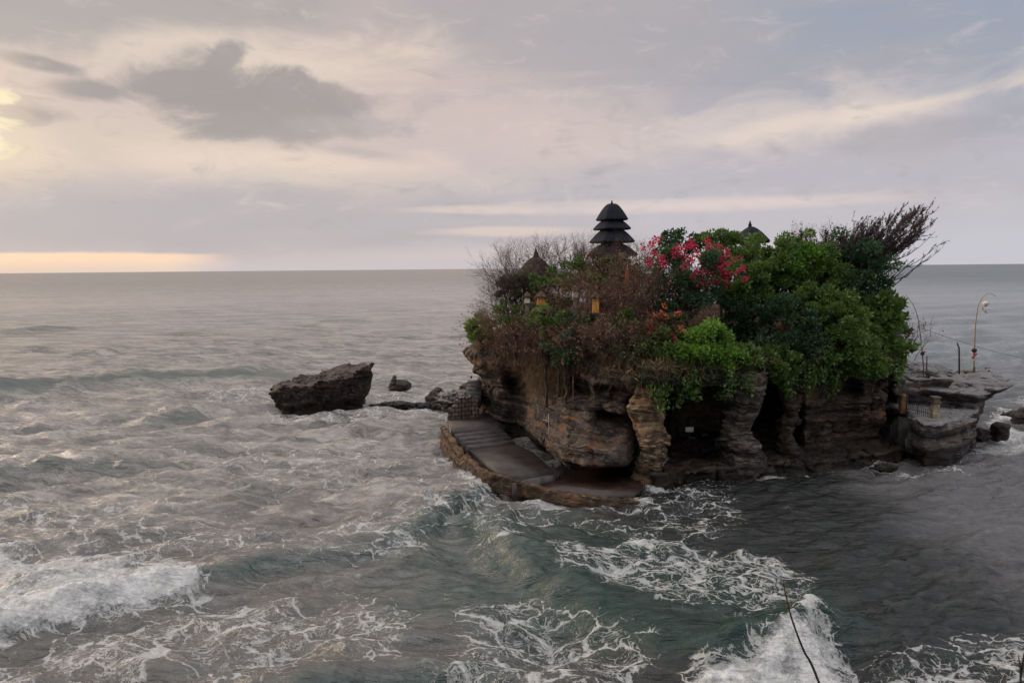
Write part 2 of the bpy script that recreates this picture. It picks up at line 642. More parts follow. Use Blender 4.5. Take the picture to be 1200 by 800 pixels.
def build_sdf(fn, lo, hi, h, disp=None, band=1.6):
    x, y, z = grid_box(lo, hi, h)
    D = fn(x, y, z)
    if disp is not None:
        m = np.abs(D) < band
        D[m] += disp(x[m], y[m], z[m])
    for ax in range(3):                                # close the volume at the box
        for e in (0, -1):
            s = [slice(None)] * 3; s[ax] = e
            D[tuple(s)] = np.maximum(D[tuple(s)], 0.05)
    V, Q = surface_nets(D, lo, h)
    WL.append(V[np.abs(V[:, 2]) < 0.4][:, :2])
    return V, Q


# --- the island: rim outline, then how far the wall recedes below the rim at each column and height
rim_px = [(546, 78), (549, 75.5), (560, 73), (585, 71), (605, 69.5), (640, 65), (680, 60.2), (712, 56.8), (740, 54.7), (770, 53.9),
          (800, 54.4), (850, 55.0), (885, 56.2), (920, 58.4), (985, 60.3), (1040, 62.0), (1058, 64.5)]
rim = [at(px, 420, Y)[:2] for px, Y in rim_px]
rim = [tuple(p) for p in rim] + [(37.5, 71), (37, 80), (31, 88), (20, 93), (6, 93), (-2, 88), (-5.0, 82)]
U_K = np.array([540, 552, 562, 590, 600, 612, 622, 640, 662, 668, 692, 698, 708, 735, 748, 760, 850, 900, 930, 946, 960, 970, 1005, 1018, 1046, 1054, 1075])
Z_K = np.array([-1.0, 0.5, 1.0, 1.6, 2.4, 3.2, 4.0, 4.8, 5.6, 6.4, 7.2, 8.2])
INS = np.array([
    # 540  552  562  590  600  612  622  640  662  668  692  698  708  735  748  760  850  900  930  946  960  970 1005 1018 1046 1054 1075
    [3.2, 2.6, 1.6, 1.6, 1.8, 1.6, 1.2, 1.6, 2.0, 2.2, 2.6, 2.8, 3.0, 3.6, 5.5, 7.5, 7.5, 7.0, 5.0, 2.8, 2.6, 2.6, 2.6, 2.0, 1.8, 2.6, 3.5],   # -1.0
    [3.2, 2.6, 1.6, 1.4, 1.6, 1.2, 0.2, -.2, 0.2, 0.5, 1.0, 1.2, 1.6, 2.6, 5.0, 7.5, 7.5, 7.0, 5.0, 2.8, 2.6, 2.6, 2.6, 2.0, 1.8, 2.6, 3.5],   # 0.5
    [3.2, 2.6, 1.5, 1.3, 1.5, 0.9, -.6, -1.4, -1.7, -1.6, -1.2, -1.0, -.5, 1.2, 4.0, 7.5, 7.5, 7.0, 5.0, 2.4, 2.4, 2.4, 2.4, 1.8, 1.6, 2.6, 3.5],   # 1.0
    [3.2, 2.6, 1.5, 1.3, 1.5, 0.8, -.8, -1.9, -2.4, -2.5, -2.2, -2.0, -1.6, -.2, 3.2, 7.5, 7.5, 7.0, 5.0, 2.4, 2.4, 2.4, 2.3, 1.8, 1.5, 2.6, 3.5],   # 1.6
    [3.2, 2.6, 1.4, 1.2, 1.6, 1.2, -.5, -1.6, -2.2, -2.3, -2.0, -1.6, -1.0, 0.4, 3.6, 7.5, 7.5, 7.0, 5.0, 2.3, 2.2, 2.3, 2.2, 1.7, 1.4, 2.6, 3.5],   # 2.4
    [3.2, 2.5, 1.4, 1.2, 2.4, 2.6, 0.3, -.8, -1.3, -1.4, -1.1, -.6, 0.4, 1.6, 4.2, 7.5, 7.5, 7.0, 5.0, 2.1, 2.0, 2.2, 2.1, 1.6, 1.4, 2.6, 3.2],   # 3.2
    [3.2, 2.4, 1.4, 1.2, 3.2, 3.4, 0.8, -.3, -.6, -.8, -.5, 0.6, 3.6, 4.6, 5.5, 7.0, 7.0, 6.8, 4.8, 2.0, 2.0, 2.2, 2.1, 1.6, 1.3, 2.6, 3.0],   # 4.0
    [3.0, 2.0, 1.4, 1.2, 3.2, 3.4, 1.0, 0.1, 0.0, -.2, 0.0, 0.6, 1.2, 1.6, 4.0, 6.5, 6.5, 6.5, 4.5, 2.0, 2.2, 3.2, 3.2, 1.6, 1.3, 2.4, 2.6],   # 4.8
    [1.6, 0.6, 0.8, 1.2, 2.8, 2.6, 0.9, 0.3, 0.3, 1.6, 1.7, 0.7, 0.9, 1.2, 3.5, 5.5, 5.5, 6.0, 4.0, 1.9, 3.2, 3.4, 3.3, 1.8, 1.2, 1.8, 1.8],   # 5.6
    [0.0, 0.0, 0.2, 0.6, 1.0, 0.9, 0.5, 0.1, 0.3, 1.8, 1.8, 0.4, 2.0, 2.4, 2.0, 3.2, 3.2, 3.6, 3.0, 1.6, 3.0, 3.2, 3.0, 1.6, 0.6, 0.4, 0.4],   # 6.4
    [0.0, 0.0, 0.0, 0.1, 0.3, 0.3, 0.1, 0.0, 0.1, 0.6, 0.6, 0.1, 0.3, 0.2, 0.0, 0.2, 0.4, 0.8, 0.8, 0.6, 1.2, 1.4, 1.2, 0.6, 0.0, 0.0, 0.0],   # 7.2
    [1.0, 0.6, 0.5, 0.4, 0.4, 0.4, 0.4, 0.4, 0.4, 0.4, 0.4, 0.4, 0.4, 0.4, 0.4, 0.4, 0.4, 0.4, 0.4, 0.4, 0.4, 0.4, 0.4, 0.4, 0.4, 0.6, 0.8]])  # 8.2
for r_ in range(1, 8):
    for c_ in range(7, 15):
        INS[r_, c_] -= (0.7, 1.2, 1.3, 1.3, 1.2, 0.9, 0.4)[r_ - 1] * (0.5 if c_ in (7, 14) else 1.0)
INS[:11, 15:19] = np.where(INS[:11, 15:19] > 3, INS[:11, 15:19] + (3.5, 4.5, 3.5, 2.0), INS[:11, 15:19])
from_u = np.arange(520, 1100, 4.0)
INSU = np.stack([np.interp(from_u, U_K, r) for r in INS])          # rows z, columns u


def inset(u, z):
    a = np.clip((u - from_u[0]) / 4.0, 0, len(from_u) - 1.001)
    zi = np.clip(np.interp(z, Z_K, np.arange(len(Z_K))), 0, len(Z_K) - 1.001)
    i, j = a.astype(int), zi.astype(int)
    fa, fz = a - i, sstep(0, 1, zi - j)
    return ((INSU[j, i] * (1 - fa) + INSU[j, i + 1] * fa) * (1 - fz) + (INSU[j + 1, i] * (1 - fa) + INSU[j + 1, i + 1] * fa) * fz)


def top_level(x, y):
    return 8.5 + 0.5 * fbm(x * 0.15, y * 0.15, 0 * x + 6, 3) + 3.2 * sstep(63, 77, y) * sstep(-4, 6, x)


def island_fn(x, y, z):
    d2 = poly_sd(rim, x[:, :, 0], y[:, :, 0])[:, :, None]
    wob = 0.8 * fbm(x * 0.22, y * 0.22, z * 0.3 + 3, 2)
    u = 600 + F * x / np.maximum(y, 20) + 6 * wob
    d = d2 + inset(u, z + 0.25 * wob) * sstep(86, 80, y)
    d = -smin(-d, -(z - top_level(x[:, :, :1], y[:, :, :1])), 0.9)
    # the low reef the island stands on, along the right of the front
    reef = np.array([atz(px, py, 0.3)[:2] for px, py in
                     [(770, 560), (830, 553), (885, 548), (905, 546), (960, 542), (1010, 536), (1058, 527), (1075, 500), (1000, 490), (900, 500), (780, 520)]])
    dr_ = poly_sd(reef, x[:, :, 0], y[:, :, 0])[:, :, None]
    dr_ = np.maximum(dr_ + 0.7 * wob, z - 0.62 - 0.35 * wob)
    return np.minimum(d, dr_)


V, Q = build_sdf(island_fn, (-9, 52, -0.9), (40, 95, 13.2), 0.15,
                 lambda x, y, z: (strata(x, y, z) + rock_noise(x, y, z)) * sstep(9.6, 8.0, z) + 0.2 * rock_noise(x, y, z))
island = empty('rock_island', (14.0, 72.0, 0.0))
tag(island, 'large dark layered sea rock with caves under a garden of trees, flowers and temple roofs', 'island')
cliff = mesh_np('cliff', V, Q, M['cliff'], island, smooth=True)
CLIFF_V = V

# --- free-standing rock columns that carry the overhang
def column(name, px, py, zt, prof, k, mat, label, h=0.10, lean=0.0):
    p = atz(px, py, 0.0)
    rmax = max(r for _, r in prof) + 0.9
    zs = [z for z, _ in prof]; rs = [r for _, r in prof]
    def fn(x, y, z):
        cx = p.x + lean * z + 0.25 * np.sin(z * 1.3 + px)
        return np.hypot(x - cx, (y - p.y - 0.6) * 0.9) - np.interp(z, zs, rs)
    def dp(x, y, z):
        return k * strata(x * 1.7, y * 1.7, z * 1.5 + px + 0.5 * fbm(x, y, z, 2), 0.08, 0.12) + 0.55 * fbm(x * 0.9 + px, y * 0.9, z * 0.7, 3) + 0.24 * fbm(x * 2.6 + px, y * 3.0, z * 3.5, 3)
    V, Q = build_sdf(fn, (p.x - rmax - 0.6, p.y + 0.6 - rmax, -0.8), (p.x + rmax + 0.6, p.y + 0.6 + rmax, zt), h, dp)
    o = mesh_np(name, V, Q, mat, island, smooth=True, loc=(p.x, p.y, 0))
    o['label'] = label
    return o


column('rock_pillar', 765, 560, 7.8, [(-1, 1.05), (0.4, 1.0), (1.2, 1.1), (2.4, 1.05), (3.4, 1.15), (4.4, 1.1), (5.4, 1.15), (6.4, 1.3), (7.8, 1.5)], 1.1,
       M['pillar'], 'pale ochre rock column standing free at the cave mouth', lean=-0.02)
column('rock_pillar', 868, 549, 7.8, [(-1, 1.9), (0.6, 1.75), (1.3, 1.45), (1.9, 1.4), (2.5, 1.05), (3.5, 0.95), (4.6, 1.25), (5.6, 1.45), (6.4, 1.7), (7.8, 1.9)], 0.9,
       M['pillar_grey'], 'dark rock column with a wide ringed foot', lean=0.03)
column('rock_pillar', 926, 536, 7.6, [(-1, 1.1), (0.6, 1.0), (2, 0.8), (4, 0.7), (5.6, 0.95), (7.6, 1.7)], 0.9,
       M['cliff'], 'thin dark rock column deep in the shade')
# boulder inside the cave
def blob_rock(name, c, r, mat, seed, h=0.12, k=1.0, parent=None, sq=2.6, cut=None):
    def fn(x, y, z):
        q = (np.abs((x - c[0]) / r[0]) ** sq + np.abs((y - c[1]) / r[1]) ** sq + np.abs((z - c[2]) / r[2]) ** sq) ** (1 / sq)
        return (q - 1) * min(r)
    def dp(x, y, z):
        s_ = 1.2 / max(0.5, min(r))
        return k * (strata(x, y, z + seed, 0.16, 0.12) + 0.75 * fbm(x * s_ + seed, y * s_, z * s_, 4, 0.6))
    e = 0.9 * k + 0.4
    V, Q = build_sdf(fn, (c[0] - r[0] - e, c[1] - r[1] - e, max(-0.8, c[2] - r[2] - e)), (c[0] + r[0] + e, c[1] + r[1] + e, c[2] + r[2] + e), h, dp, 1.2)
    return mesh_np(name, V, Q, mat, parent, smooth=True, loc=(c[0], c[1], 0))


# --- the rock shelf on the right: a lower terrace, an upper terrace with a pointed overhang, a mound
def shelf_fn(x, y, z):
    low = [atz(1067, 517, 1.0)[:2], atz(1083, 495, 3.2)[:2], atz(1095, 494, 3.2)[:2], atz(1120, 492, 3.2)[:2], atz(1144, 484, 3.2)[:2], atz(1158, 474, 3.2)[:2],
           (47, 74), (45, 82), (34, 82), (35.5, 72.5), tuple(atz(1078, 487, 3.2)[:2])]
    low = [tuple(p) for p in low]
    wob = 0.5 * fbm(x * 0.3, y * 0.3, z * 0.4 + 8, 3)
    d = poly_sd(low, x[:, :, 0], y[:, :, 0])[:, :, None] + wob * 0.8
    # undercut right end, bulging front
    under = np.interp(z, [-1, 0.4, 1.0, 1.8, 2.6, 3.2], [0.3, 0.1, -0.3, 0.3, -0.1, 0.0])
    right = sstep(38.5, 43.5, x) * np.interp(z, [-1, 0.5, 1.5, 3.3], [1.4, 1.0, 0.5, 0.0])
    d = np.maximum(d + under + right, z - 3.25 - 0.05 * wob)
    # upper terrace
    up = [atz(1098, 470, 3.6)[:2], atz(1120, 464, 4.2)[:2], atz(1150, 462, 4.6)[:2], atz(1176, 457, 4.9)[:2], atz(1193, 449.5, 5.1)[:2],
          (49.5, 77), (45, 80), (34, 82), (33.5, 74)]
    up = [tuple(p) for p in up]
    du = poly_sd(up, x[:, :, 0], y[:, :, 0])[:, :, None] + wob * 0.7
    topz = 4.75 + 0.02 * (x - 40) + 0.25 * wob
    rc = sstep(40, 47, x) * np.interp(z, [0, 2, 3.4, 4.4, 5.2], [5.0, 4.4, 2.8, 1.0, 0.0]) + np.interp(z, [3.2, 3.6, 4.2, 4.7], [0.5, 0.9, 0.3, 0.0])
    du = np.maximum(du + rc, z - topz)
    # mound by the poles and the slab next to the tree
    mo = np.sqrt(((x - 41.0) / 4.2) ** 2 + ((y - 76) / 3.6) ** 2 + ((z - 4.4) / 1.75) ** 2)
    mo = (mo - 1) * 1.7
    a = at(1078, 447, 69)
    sl_ = np.maximum(np.maximum(np.abs(x - a.x) - 2.6, np.abs(y - a.y - 1.5) - 2.2) + wob, np.abs(z - a.z + 0.9) - 1.15)
    r = np.minimum(np.minimum(d, du), np.minimum(mo, sl_))
    return r


V, Q = build_sdf(shelf_fn, (30, 58, -0.8), (53, 84, 7.2), 0.15,
                 lambda x, y, z: strata(x, y, z, 0.22, 0.14) * sstep(0, 1, 1) + rock_noise(x, y, z, 0.55), 1.4)
shelf = mesh_np('rock_shelf', V, Q, M['shelf'], island, smooth=True)
shelf['label'] = 'grey two-level rock terrace with an overhanging pointed tip'

# --- separate sea rocks
def sea_rock_fn():
    base = [tuple(atz(px, py, 0)[:2]) for px, py in [(322, 477), (345, 480), (385, 478), (425, 473), (436, 466)]]
    top = [tuple(at(px, py, Y)[:2]) for px, py, Y in [(309, 455, 84.8), (345, 461, 83.8), (390, 452, 84.6), (436, 434, 86.6), (437, 430, 90), (420, 426, 95.5), (390, 430, 96), (350, 440, 95), (318, 446, 91)]]
    P = np.array(top)
    def fn(x, y, z):
        wob = fbm(x * 0.3, y * 0.3, z * 0.4, 3)
        d = poly_sd(P, x[:, :, 0], y[:, :, 0])[:, :, None]
        d = d + np.interp(z, [-1, 0, 1, 2, 3.5], [1.3, 1.3, 1.0, 0.5, 0.0]) + 0.5 * wob
        tz = 2.15 + 0.185 * (x + 28.6) + 0.5 * sstep(-25, -22, x) * sstep(89, 93, y) + 0.5 * wob + 0.6 * sstep(-18.6, -17.4, x)
        return np.maximum(d, (z - tz) * 0.9)
    return fn


V, Q = build_sdf(sea_rock_fn(), (-31, 80, -0.8), (-14, 99, 6.2), 0.14,
                 lambda x, y, z: strata(x, y, z - 0.15 * (x + 28), 0.16, 0.12) + rock_noise(x * 1.5, y * 1.5, z * 1.5, 0.9) + 0.22 * fbm(x * 2.2, y * 2.2, z * 2.2, 3), 1.5)
o = mesh_np('sea_rock', V, Q, M['sea_rock'], None, smooth=True, loc=(-23, 89, 0))
tag(o, 'big dark wedge of rock standing alone in the sea, higher at its right end', 'rock')


def px_rock(label, px, py, wpx, hpx, seed, name='sea_rock', mat='sea_rock', deep=1.0, extra=None, group=None):
    p = atz(px, py, 0)
    sx = p.y / F
    r = (wpx * sx / 2, wpx * sx / 2 * deep, hpx * sx)
    o = blob_rock(name, (p.x, p.y + r[1], 0.0), r, M[mat], seed, max(0.07, min(r) / 9), min(0.9, 0.75 * min(r[0], r[2])), sq=1.9)
    tag(o, label, 'rock', group)
    return o


# the little rock with a horn: two lobes in one mesh
p = atz(468, 453.5, 0)
def horn(x, y, z):
    a = np.sqrt(((x - p.x) / 1.6) ** 2 + ((y - p.y - 1) / 1.1) ** 2 + (z / 1.05) ** 2) - 1
    b = np.hypot(x - p.x + 1.0 - 0.15 * z, y - p.y - 1) - np.interp(z, [-1, 0, 1.0, 1.75], [0.8, 0.75, 0.45, 0.02])
    return np.minimum(a * 0.9, b)
V, Q = build_sdf(horn, (p.x - 2.6, p.y - 1.2, -0.6), (p.x + 2.6, p.y + 3, 2.4), 0.1, lambda x, y, z: rock_noise(x * 2, y * 2, z * 2, 0.35) + strata(x, y, z, .06, .05), 1)
tag(mesh_np('sea_rock', V, Q, M['sea_rock'], None, True, (p.x, p.y, 0)), 'small sea rock with a pointed horn at its left end', 'rock')
px_rock('knobbly small rock with a peaked top close left of the walkway', 511, 474, 24, 17, 5)
px_rock('flat dark strip of reef awash between the big rock and the knobbly rock', 462, 476, 62, 4.5, 9, 'reef_rock', deep=0.25)
px_rock('low reef strip joining the knobbly rock to the walkway', 512, 477, 56, 5, 13, 'reef_rock', deep=0.3)
px_rock('rounded dark rock behind the stone block wall of the walkway', 547, 470, 22, 24, 17)
px_rock('low black rock awash at the foot of the right-hand terrace', 1042, 550, 34, 6, 23, 'reef_rock', deep=0.5)
px_rock('dark square rock with white water pouring round it, far right', 1178, 509, 24, 12, 29)
px_rock('dark flat-topped rock at the edge of the surf, at the right border', 1214, 492, 46, 10, 31, deep=0.8)
px_rock('low flat rock stretching from the terrace foot towards the surf', 1150, 511, 36, 9, 37, deep=0.6)
b = atz(846, 527, 0.6)
tag(blob_rock('boulder', (b.x, 60.2, 1.5), (0.95, 0.8, 0.55), M['shelf'], 3, 0.09, 0.4), 'pale grey boulder lying in the dark cave beside the ringed column', 'boulder')

# ------------------------------------------------------------------ plain materials
def mat(name, col, rough=0.7, col2=None, scale=3.0, bump=0.0, spec=0.4, bscale=None, metal=0.0):
    mt = bpy.data.materials.new(name)
    mt.use_nodes = True
    t = NT(mt.node_tree)
    b = t.t.nodes['Principled BSDF']
    P = t.node('ShaderNodeNewGeometry').outputs['Position']
    n = t.noise(P, scale, 5, 0.65)
    c2 = col2 or tuple(v * 0.55 for v in col)
    t.put(b.inputs['Base Color'], t.mix(t.step(n, 0.38, 0.62), c2, col))
    b.inputs['Roughness'].default_value = rough
    b.inputs['Specular IOR Level'].default_value = spec
    b.inputs['Metallic'].default_value = metal
    if bump:
        t.put(b.inputs['Normal'], t.bump(t.noise(P, bscale or scale * 3, 5, 0.7), 0.8, bump))
    return mt


M['concrete'] = mat('walkway_concrete', (0.058, 0.043, 0.040), 0.5, (0.026, 0.019, 0.018), 0.7, 0.06)
M['step'] = mat('step_stone', (0.110, 0.095, 0.094), 0.7, (0.05, 0.042, 0.042), 1.2, 0.04)
M['wetfloor'] = mat('wet_floor', (0.060, 0.034, 0.026), 0.25, (0.030, 0.018, 0.015), 0.8, 0.05)
M['block'] = None
M['iron'] = mat('black_iron', (0.018, 0.018, 0.020), 0.5, (0.03, 0.025, 0.022))
M['gate'] = mat('gate_stone', (0.42, 0.36, 0.24), 0.85, (0.24, 0.20, 0.14), 2.2, 0.03)
M['ochre'] = mat('ochre_stone', (0.30, 0.16, 0.075), 0.85, (0.13, 0.08, 0.05), 2.0, 0.05)
M['thatch_black'] = mat('black_palm_thatch', (0.022, 0.025, 0.036), 0.9, (0.012, 0.014, 0.021), 4.0, 0.05, 0.2, 14)
M['thatch_brown'] = mat('weathered_thatch', (0.130, 0.085, 0.060), 0.9, (0.060, 0.042, 0.034), 3.0, 0.05, 0.2, 12)
M['thatch_grey'] = mat('grey_thatch', (0.050, 0.040, 0.042), 0.9, (0.026, 0.022, 0.026), 3.0, 0.05, 0.2, 12)
M['timber'] = mat('dark_timber', (0.050, 0.035, 0.028), 0.7)
M['temple_stone'] = mat('temple_stone', (0.15, 0.11, 0.09), 0.9, (0.08, 0.06, 0.05), 1.5, 0.04)
M['white_paint'] = mat('white_paint', (0.78, 0.76, 0.72), 0.7, (0.60, 0.58, 0.54), 2.0)
M['yellow_cloth'] = mat('yellow_cloth', (0.72, 0.36, 0.08), 0.85, (0.60, 0.26, 0.06), 3)
M['white_cloth'] = mat('white_cloth', (0.74, 0.68, 0.60), 0.85, (0.55, 0.50, 0.45), 3)
M['orange_cloth'] = mat('orange_cloth', (0.55, 0.14, 0.04), 0.85, (0.40, 0.09, 0.03), 3)
M['red_cloth'] = mat('red_cloth', (0.48, 0.12, 0.09), 0.85, (0.34, 0.09, 0.07), 3)
M['bamboo'] = mat('bamboo', (0.42, 0.30, 0.12), 0.6, (0.30, 0.17, 0.07), 2)
M['bamboo_dark'] = mat('brown_bamboo', (0.15, 0.075, 0.045), 0.6, (0.09, 0.05, 0.035), 2)
M['pole'] = mat('pole_metal', (0.030, 0.042, 0.050), 0.5, (0.02, 0.025, 0.03))
M['pole_grey'] = mat('grey_post', (0.13, 0.12, 0.12), 0.7)
M['bone'] = mat('bleached_wood', (0.50, 0.44, 0.34), 0.8, (0.36, 0.31, 0.24), 4)

mt = bpy.data.materials.new('block_wall_stone')
mt.use_nodes = True
t = NT(mt.node_tree)
b_ = t.t.nodes['Principled BSDF']
P_ = t.node('ShaderNodeNewGeometry').outputs['Position']
px_, py_, pz_ = t.sep(P_)
wz = t.noise(P_, 1.6, 3) - 0.5
br = t.node('ShaderNodeTexBrick')
t.put(br.inputs['Vector'], t.comb(px_ + wz * 0.35, pz_ + wz * 0.25, 0.0))
br.inputs['Scale'].default_value = 1.0
br.inputs['Brick Width'].default_value = 0.62
br.inputs['Row Height'].default_value = 0.42
br.inputs['Mortar Size'].default_value = 0.06
br.inputs['Mortar Smooth'].default_value = 0.3
br.inputs['Color1'].default_value = (0.27, 0.20, 0.15, 1)
br.inputs['Color2'].default_value = (0.13, 0.10, 0.085, 1)
br.inputs['Mortar'].default_value = (0.035, 0.028, 0.026, 1)
t.put(b_.inputs['Base Color'], t.mix(t.noise(P_, 4, 4) * 0.6, br.outputs['Color'], (0.08, 0.06, 0.055)))
b_.inputs['Roughness'].default_value = 0.85
t.put(b_.inputs['Normal'], t.bump(E(t, br.outputs['Fac']) * -1.0 + t.noise(P_, 8, 4) * 0.3, 0.9, 0.12))
M['block'] = mt


def prism(mb, poly, z0, z1):
    n = len(poly)
    a = sum(poly[i][0] * poly[(i + 1) % n][1] - poly[(i + 1) % n][0] * poly[i][1] for i in range(n))
    if a < 0: poly = poly[::-1]
    V = [(p[0], p[1], z0) for p in poly] + [(p[0], p[1], z1) for p in poly]
    F_ = [tuple(range(n))[::-1], tuple(range(n, 2 * n))] + [(i, (i + 1) % n, n + (i + 1) % n, n + i) for i in range(n)]
    mb.add(V, F_)


# ------------------------------------------------------------------ walkway, steps and sea wall on the left
LV = lambda px, py, z: Vector(atz(px, py, z))
ZU, ZM, ZL = 1.4, 0.62, -0.12
mb = MB()
prism(mb, [LV(524, 488, ZU), LV(570, 483, ZU), LV(592, 499.5, ZU), LV(584, 500, ZU), LV(530, 506, ZU)], -0.6, ZU)
wk = mb.build('walkway', M['concrete'])
tag(wk, kind='structure')
mb = MB()
prism(mb, [LV(548, 526, ZM), LV(602, 519, ZM), LV(625, 530, ZM), LV(650, 552, ZM), LV(599, 559, ZM), LV(572, 544, ZM)], -0.6, ZM)
tag(mb.build('walkway', M['concrete']), kind='structure')
mb = MB()
prism(mb, [LV(604, 565, ZL), LV(650, 557, ZL), LV(700, 545, ZL), LV(750, 556, ZL), LV(752, 570, ZL), LV(742, 580, ZL), LV(700, 580, ZL), LV(640, 575, ZL)], -0.6, ZL)
tag(mb.build('walkway', M['wetfloor']), kind='structure')


def flight(name, A0, A1, B0, B1, z0, z1, n, m, label):
    """steps from edge A (level z0) down to edge B (level z1)."""
    mb = MB()
    for i in range(n):
        a, b = i / n, (i + 1) / n
        q = [A0.lerp(B0, a), A1.lerp(B1, a), A1.lerp(B1, b), A0.lerp(B0, b)]
        z = z0 + (z1 - z0) * (i + 1) / (n + 1)
        prism(mb, q, min(z0, z1) - 1.0, z)
    c = (A0 + B1) / 2
    o = mb.build(name, m, None, loc=(c.x, c.y, min(z0, z1) - 0.5))
    return tag(o, label, 'steps')


flight('stone_steps', LV(531, 505.5, ZU), LV(586, 500, ZU), LV(549, 526, ZM), LV(604, 519, ZM), ZU, ZM, 4, M['step'],
       'four wide dark steps between the two landings of the walkway')
flight('stone_steps', LV(600, 563, ZM), LV(650, 552, ZM), LV(608, 569.5, ZL), LV(656, 557.5, ZL), ZM, ZL, 2, M['step'],
       'two low wet steps at the lower end of the walkway')
flight('stone_steps', Vector(at(543, 464, 73)), Vector(at(563, 464, 73)), Vector(at(549, 447, 78)), Vector(at(566, 447, 78)), 3.2, 4.5, 5, M['step'],
       'upper flight of steps climbing behind the stone block wall')
flight('stone_steps', LV(1054, 484, 3.2), LV(1081, 489, 3.2), LV(1034, 510, 0.9), LV(1068, 518, 0.9), 3.2, 0.9, 7, M['step'],
       'dark steps going down beside the railing on the right-hand terrace')

SW = [(519, 498, 1.55), (527, 510, 1.45), (541, 529, 1.0), (555, 539, .85), (569, 551, .82), (591, 558, .7), (610, 564, .42), (637, 571, .26), (665, 577, .16), (698, 582, .10), (722, 584, .04), (742, 586, -.15), (754, 588, -.5)]
SWP = np.array([list(atz(*q)) for q in SW])


def wall_fn(x, y, z):
    best = np.full(x.shape[:2], 1e9); tz = np.zeros(x.shape[:2])
    X2, Y2 = x[:, :, 0], y[:, :, 0]
    for a, b in zip(SWP[:-1], SWP[1:]):
        e = b - a
        q = np.clip(((X2 - a[0]) * e[0] + (Y2 - a[1]) * e[1]) / (e[0] ** 2 + e[1] ** 2), 0, 1)
        d = np.hypot(X2 - a[0] - q * e[0], Y2 - a[1] - q * e[1])
        u = d < best
        best = np.where(u, d, best); tz = np.where(u, a[2] + q * e[2], tz)
    wdt = np.interp(z, [-1, 0, 0.8, 1.6], [0.34, 0.30, 0.24, 0.24])
    return -smin(-(best[:, :, None] - wdt), -(z - tz[:, :, None]), 0.15)


V, Q = build_sdf(wall_fn, (SWP[:, 0].min() - 1.2, SWP[:, 1].min() - 1.2, -0.7), (SWP[:, 0].max() + 1.2, SWP[:, 1].max() + 1.2, 2.1), 0.095,
                 lambda x, y, z: 0.15 * fbm(x * 1.0, y * 1.0, z * 1.4, 3) + 0.15 * fbm(x * 2.8, y * 3.2, z * 3.2, 2), 1.0)
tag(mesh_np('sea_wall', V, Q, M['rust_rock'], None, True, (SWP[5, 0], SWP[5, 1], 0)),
    'low curved rust-brown stone parapet between the walkway and the waves', 'wall')

a, b = at(525, 488, 71.5), at(561, 488, 72.5)
mb = MB()
nn = 9
for i in range(nn):
    p0, p1 = a.lerp(b, i / nn), a.lerp(b, (i + 1) / nn)
    top = 2.5 + 1.0 * sstep(0, 0.3, i / nn) + random.uniform(-.12, .12)
    prism(mb, [(p0.x, p0.y + random.uniform(-.08, .08)), (p1.x, p1.y + random.uniform(-.08, .08)), (p1.x, p1.y + 1.0), (p0.x, p0.y + 1.0)], 0.2, top)
tag(mb.build('stone_wall', M['block'], None, loc=(a.x, a.y, 0.2), bevel=0.05), 'rough stone block wall closing the upper landing of the walkway, far left of the rock', 'wall')
c = at(535, 463, 74.5)
tag(blob_rock('rock_slab', (c.x, c.y, c.z - .55), (1.9, 1.6, 1.0), M['shelf'], 41, 0.1, 0.6), 'sloping dark rock slab on top of the stone block wall', 'rock')

# ------------------------------------------------------------------ right-hand terrace: railing, gate pillars, poles
ra, rb = LV(1062, 480.5, 3.2), LV(1089.5, 486.5, 3.2)
rl = empty('railing', ra)
tag(rl, 'black iron railing with upright bars at the edge of the right-hand terrace', 'railing')
hgt = 1.45
for k in range(13):
    p = ra.lerp(rb, k / 12)
    q = MB(); e = k % 6 == 0
    q.tube([p + Vector((0, 0, -0.25)), p + Vector((0, 0, hgt + (0.12 if e else 0.05)))], 0.045 if e else 0.024, 6)
    q.build('post' if e else 'bar', M['iron'], rl)
for zz in (0.16, hgt - 0.12):
    q = MB(); q.tube([ra + Vector((0, 0, zz)), rb + Vector((0, 0, zz))], 0.03, 6); q.build('rail', M['iron'], rl)

p = LV(1095, 489, 3.15)
gp = empty('gate_pillar', p)
tag(gp, 'pale cream gate pillar with a stone cap at the right end of the railing', 'pillar')
q = MB(); q.box((p.x, p.y, p.z + 0.05), (0.66, 0.66, 0.9)); q.box((p.x, p.y, p.z + 0.86), (0.54, 0.54, 0.72)); q.build('shaft', M['gate'], gp, bevel=0.03)
q = MB(); q.box((p.x, p.y, p.z + 1.30), (0.72, 0.72, 0.16)); q.box((p.x, p.y, p.z + 1.52), (0.58, 0.58, 0.28), taper=0.8); q.box((p.x, p.y, p.z + 1.73), (0.66, 0.66, 0.14)); q.build('cap', M['temple_stone'], gp, bevel=0.02)
p = LV(1058, 480, 3.15)
gp = empty('gate_pillar', p)
tag(gp, 'weathered ochre stone pillar at the left end of the railing, against the cliff', 'pillar')
q = MB(); q.box((p.x, p.y, p.z + 0.45), (0.6, 0.6, 1.5), taper=0.85); q.build('shaft', M['ochre'], gp, bevel=0.06)
q = MB(); q.box((p.x, p.y, p.z + 1.30), (0.62, 0.62, 0.2), taper=0.7); q.build('cap', M['ochre'], gp, bevel=0.05)


def curve_pts(P, n=6):
    """Catmull-Rom through points."""
    P = [Vector(p) for p in P]
    out = []
    for i in range(len(P) - 1):
        p0, p1, p2, p3 = P[max(i - 1, 0)], P[i], P[i + 1], P[min(i + 2, len(P) - 1)]
        for k in range(n):
            u = k / n
            out.append(0.5 * ((2 * p1) + (p2 - p0) * u + (2 * p0 - 5 * p1 + 4 * p2 - p3) * u * u + (3 * p1 - p0 - 3 * p2 + p3) * u ** 3))
    out.append(P[-1])
    return out


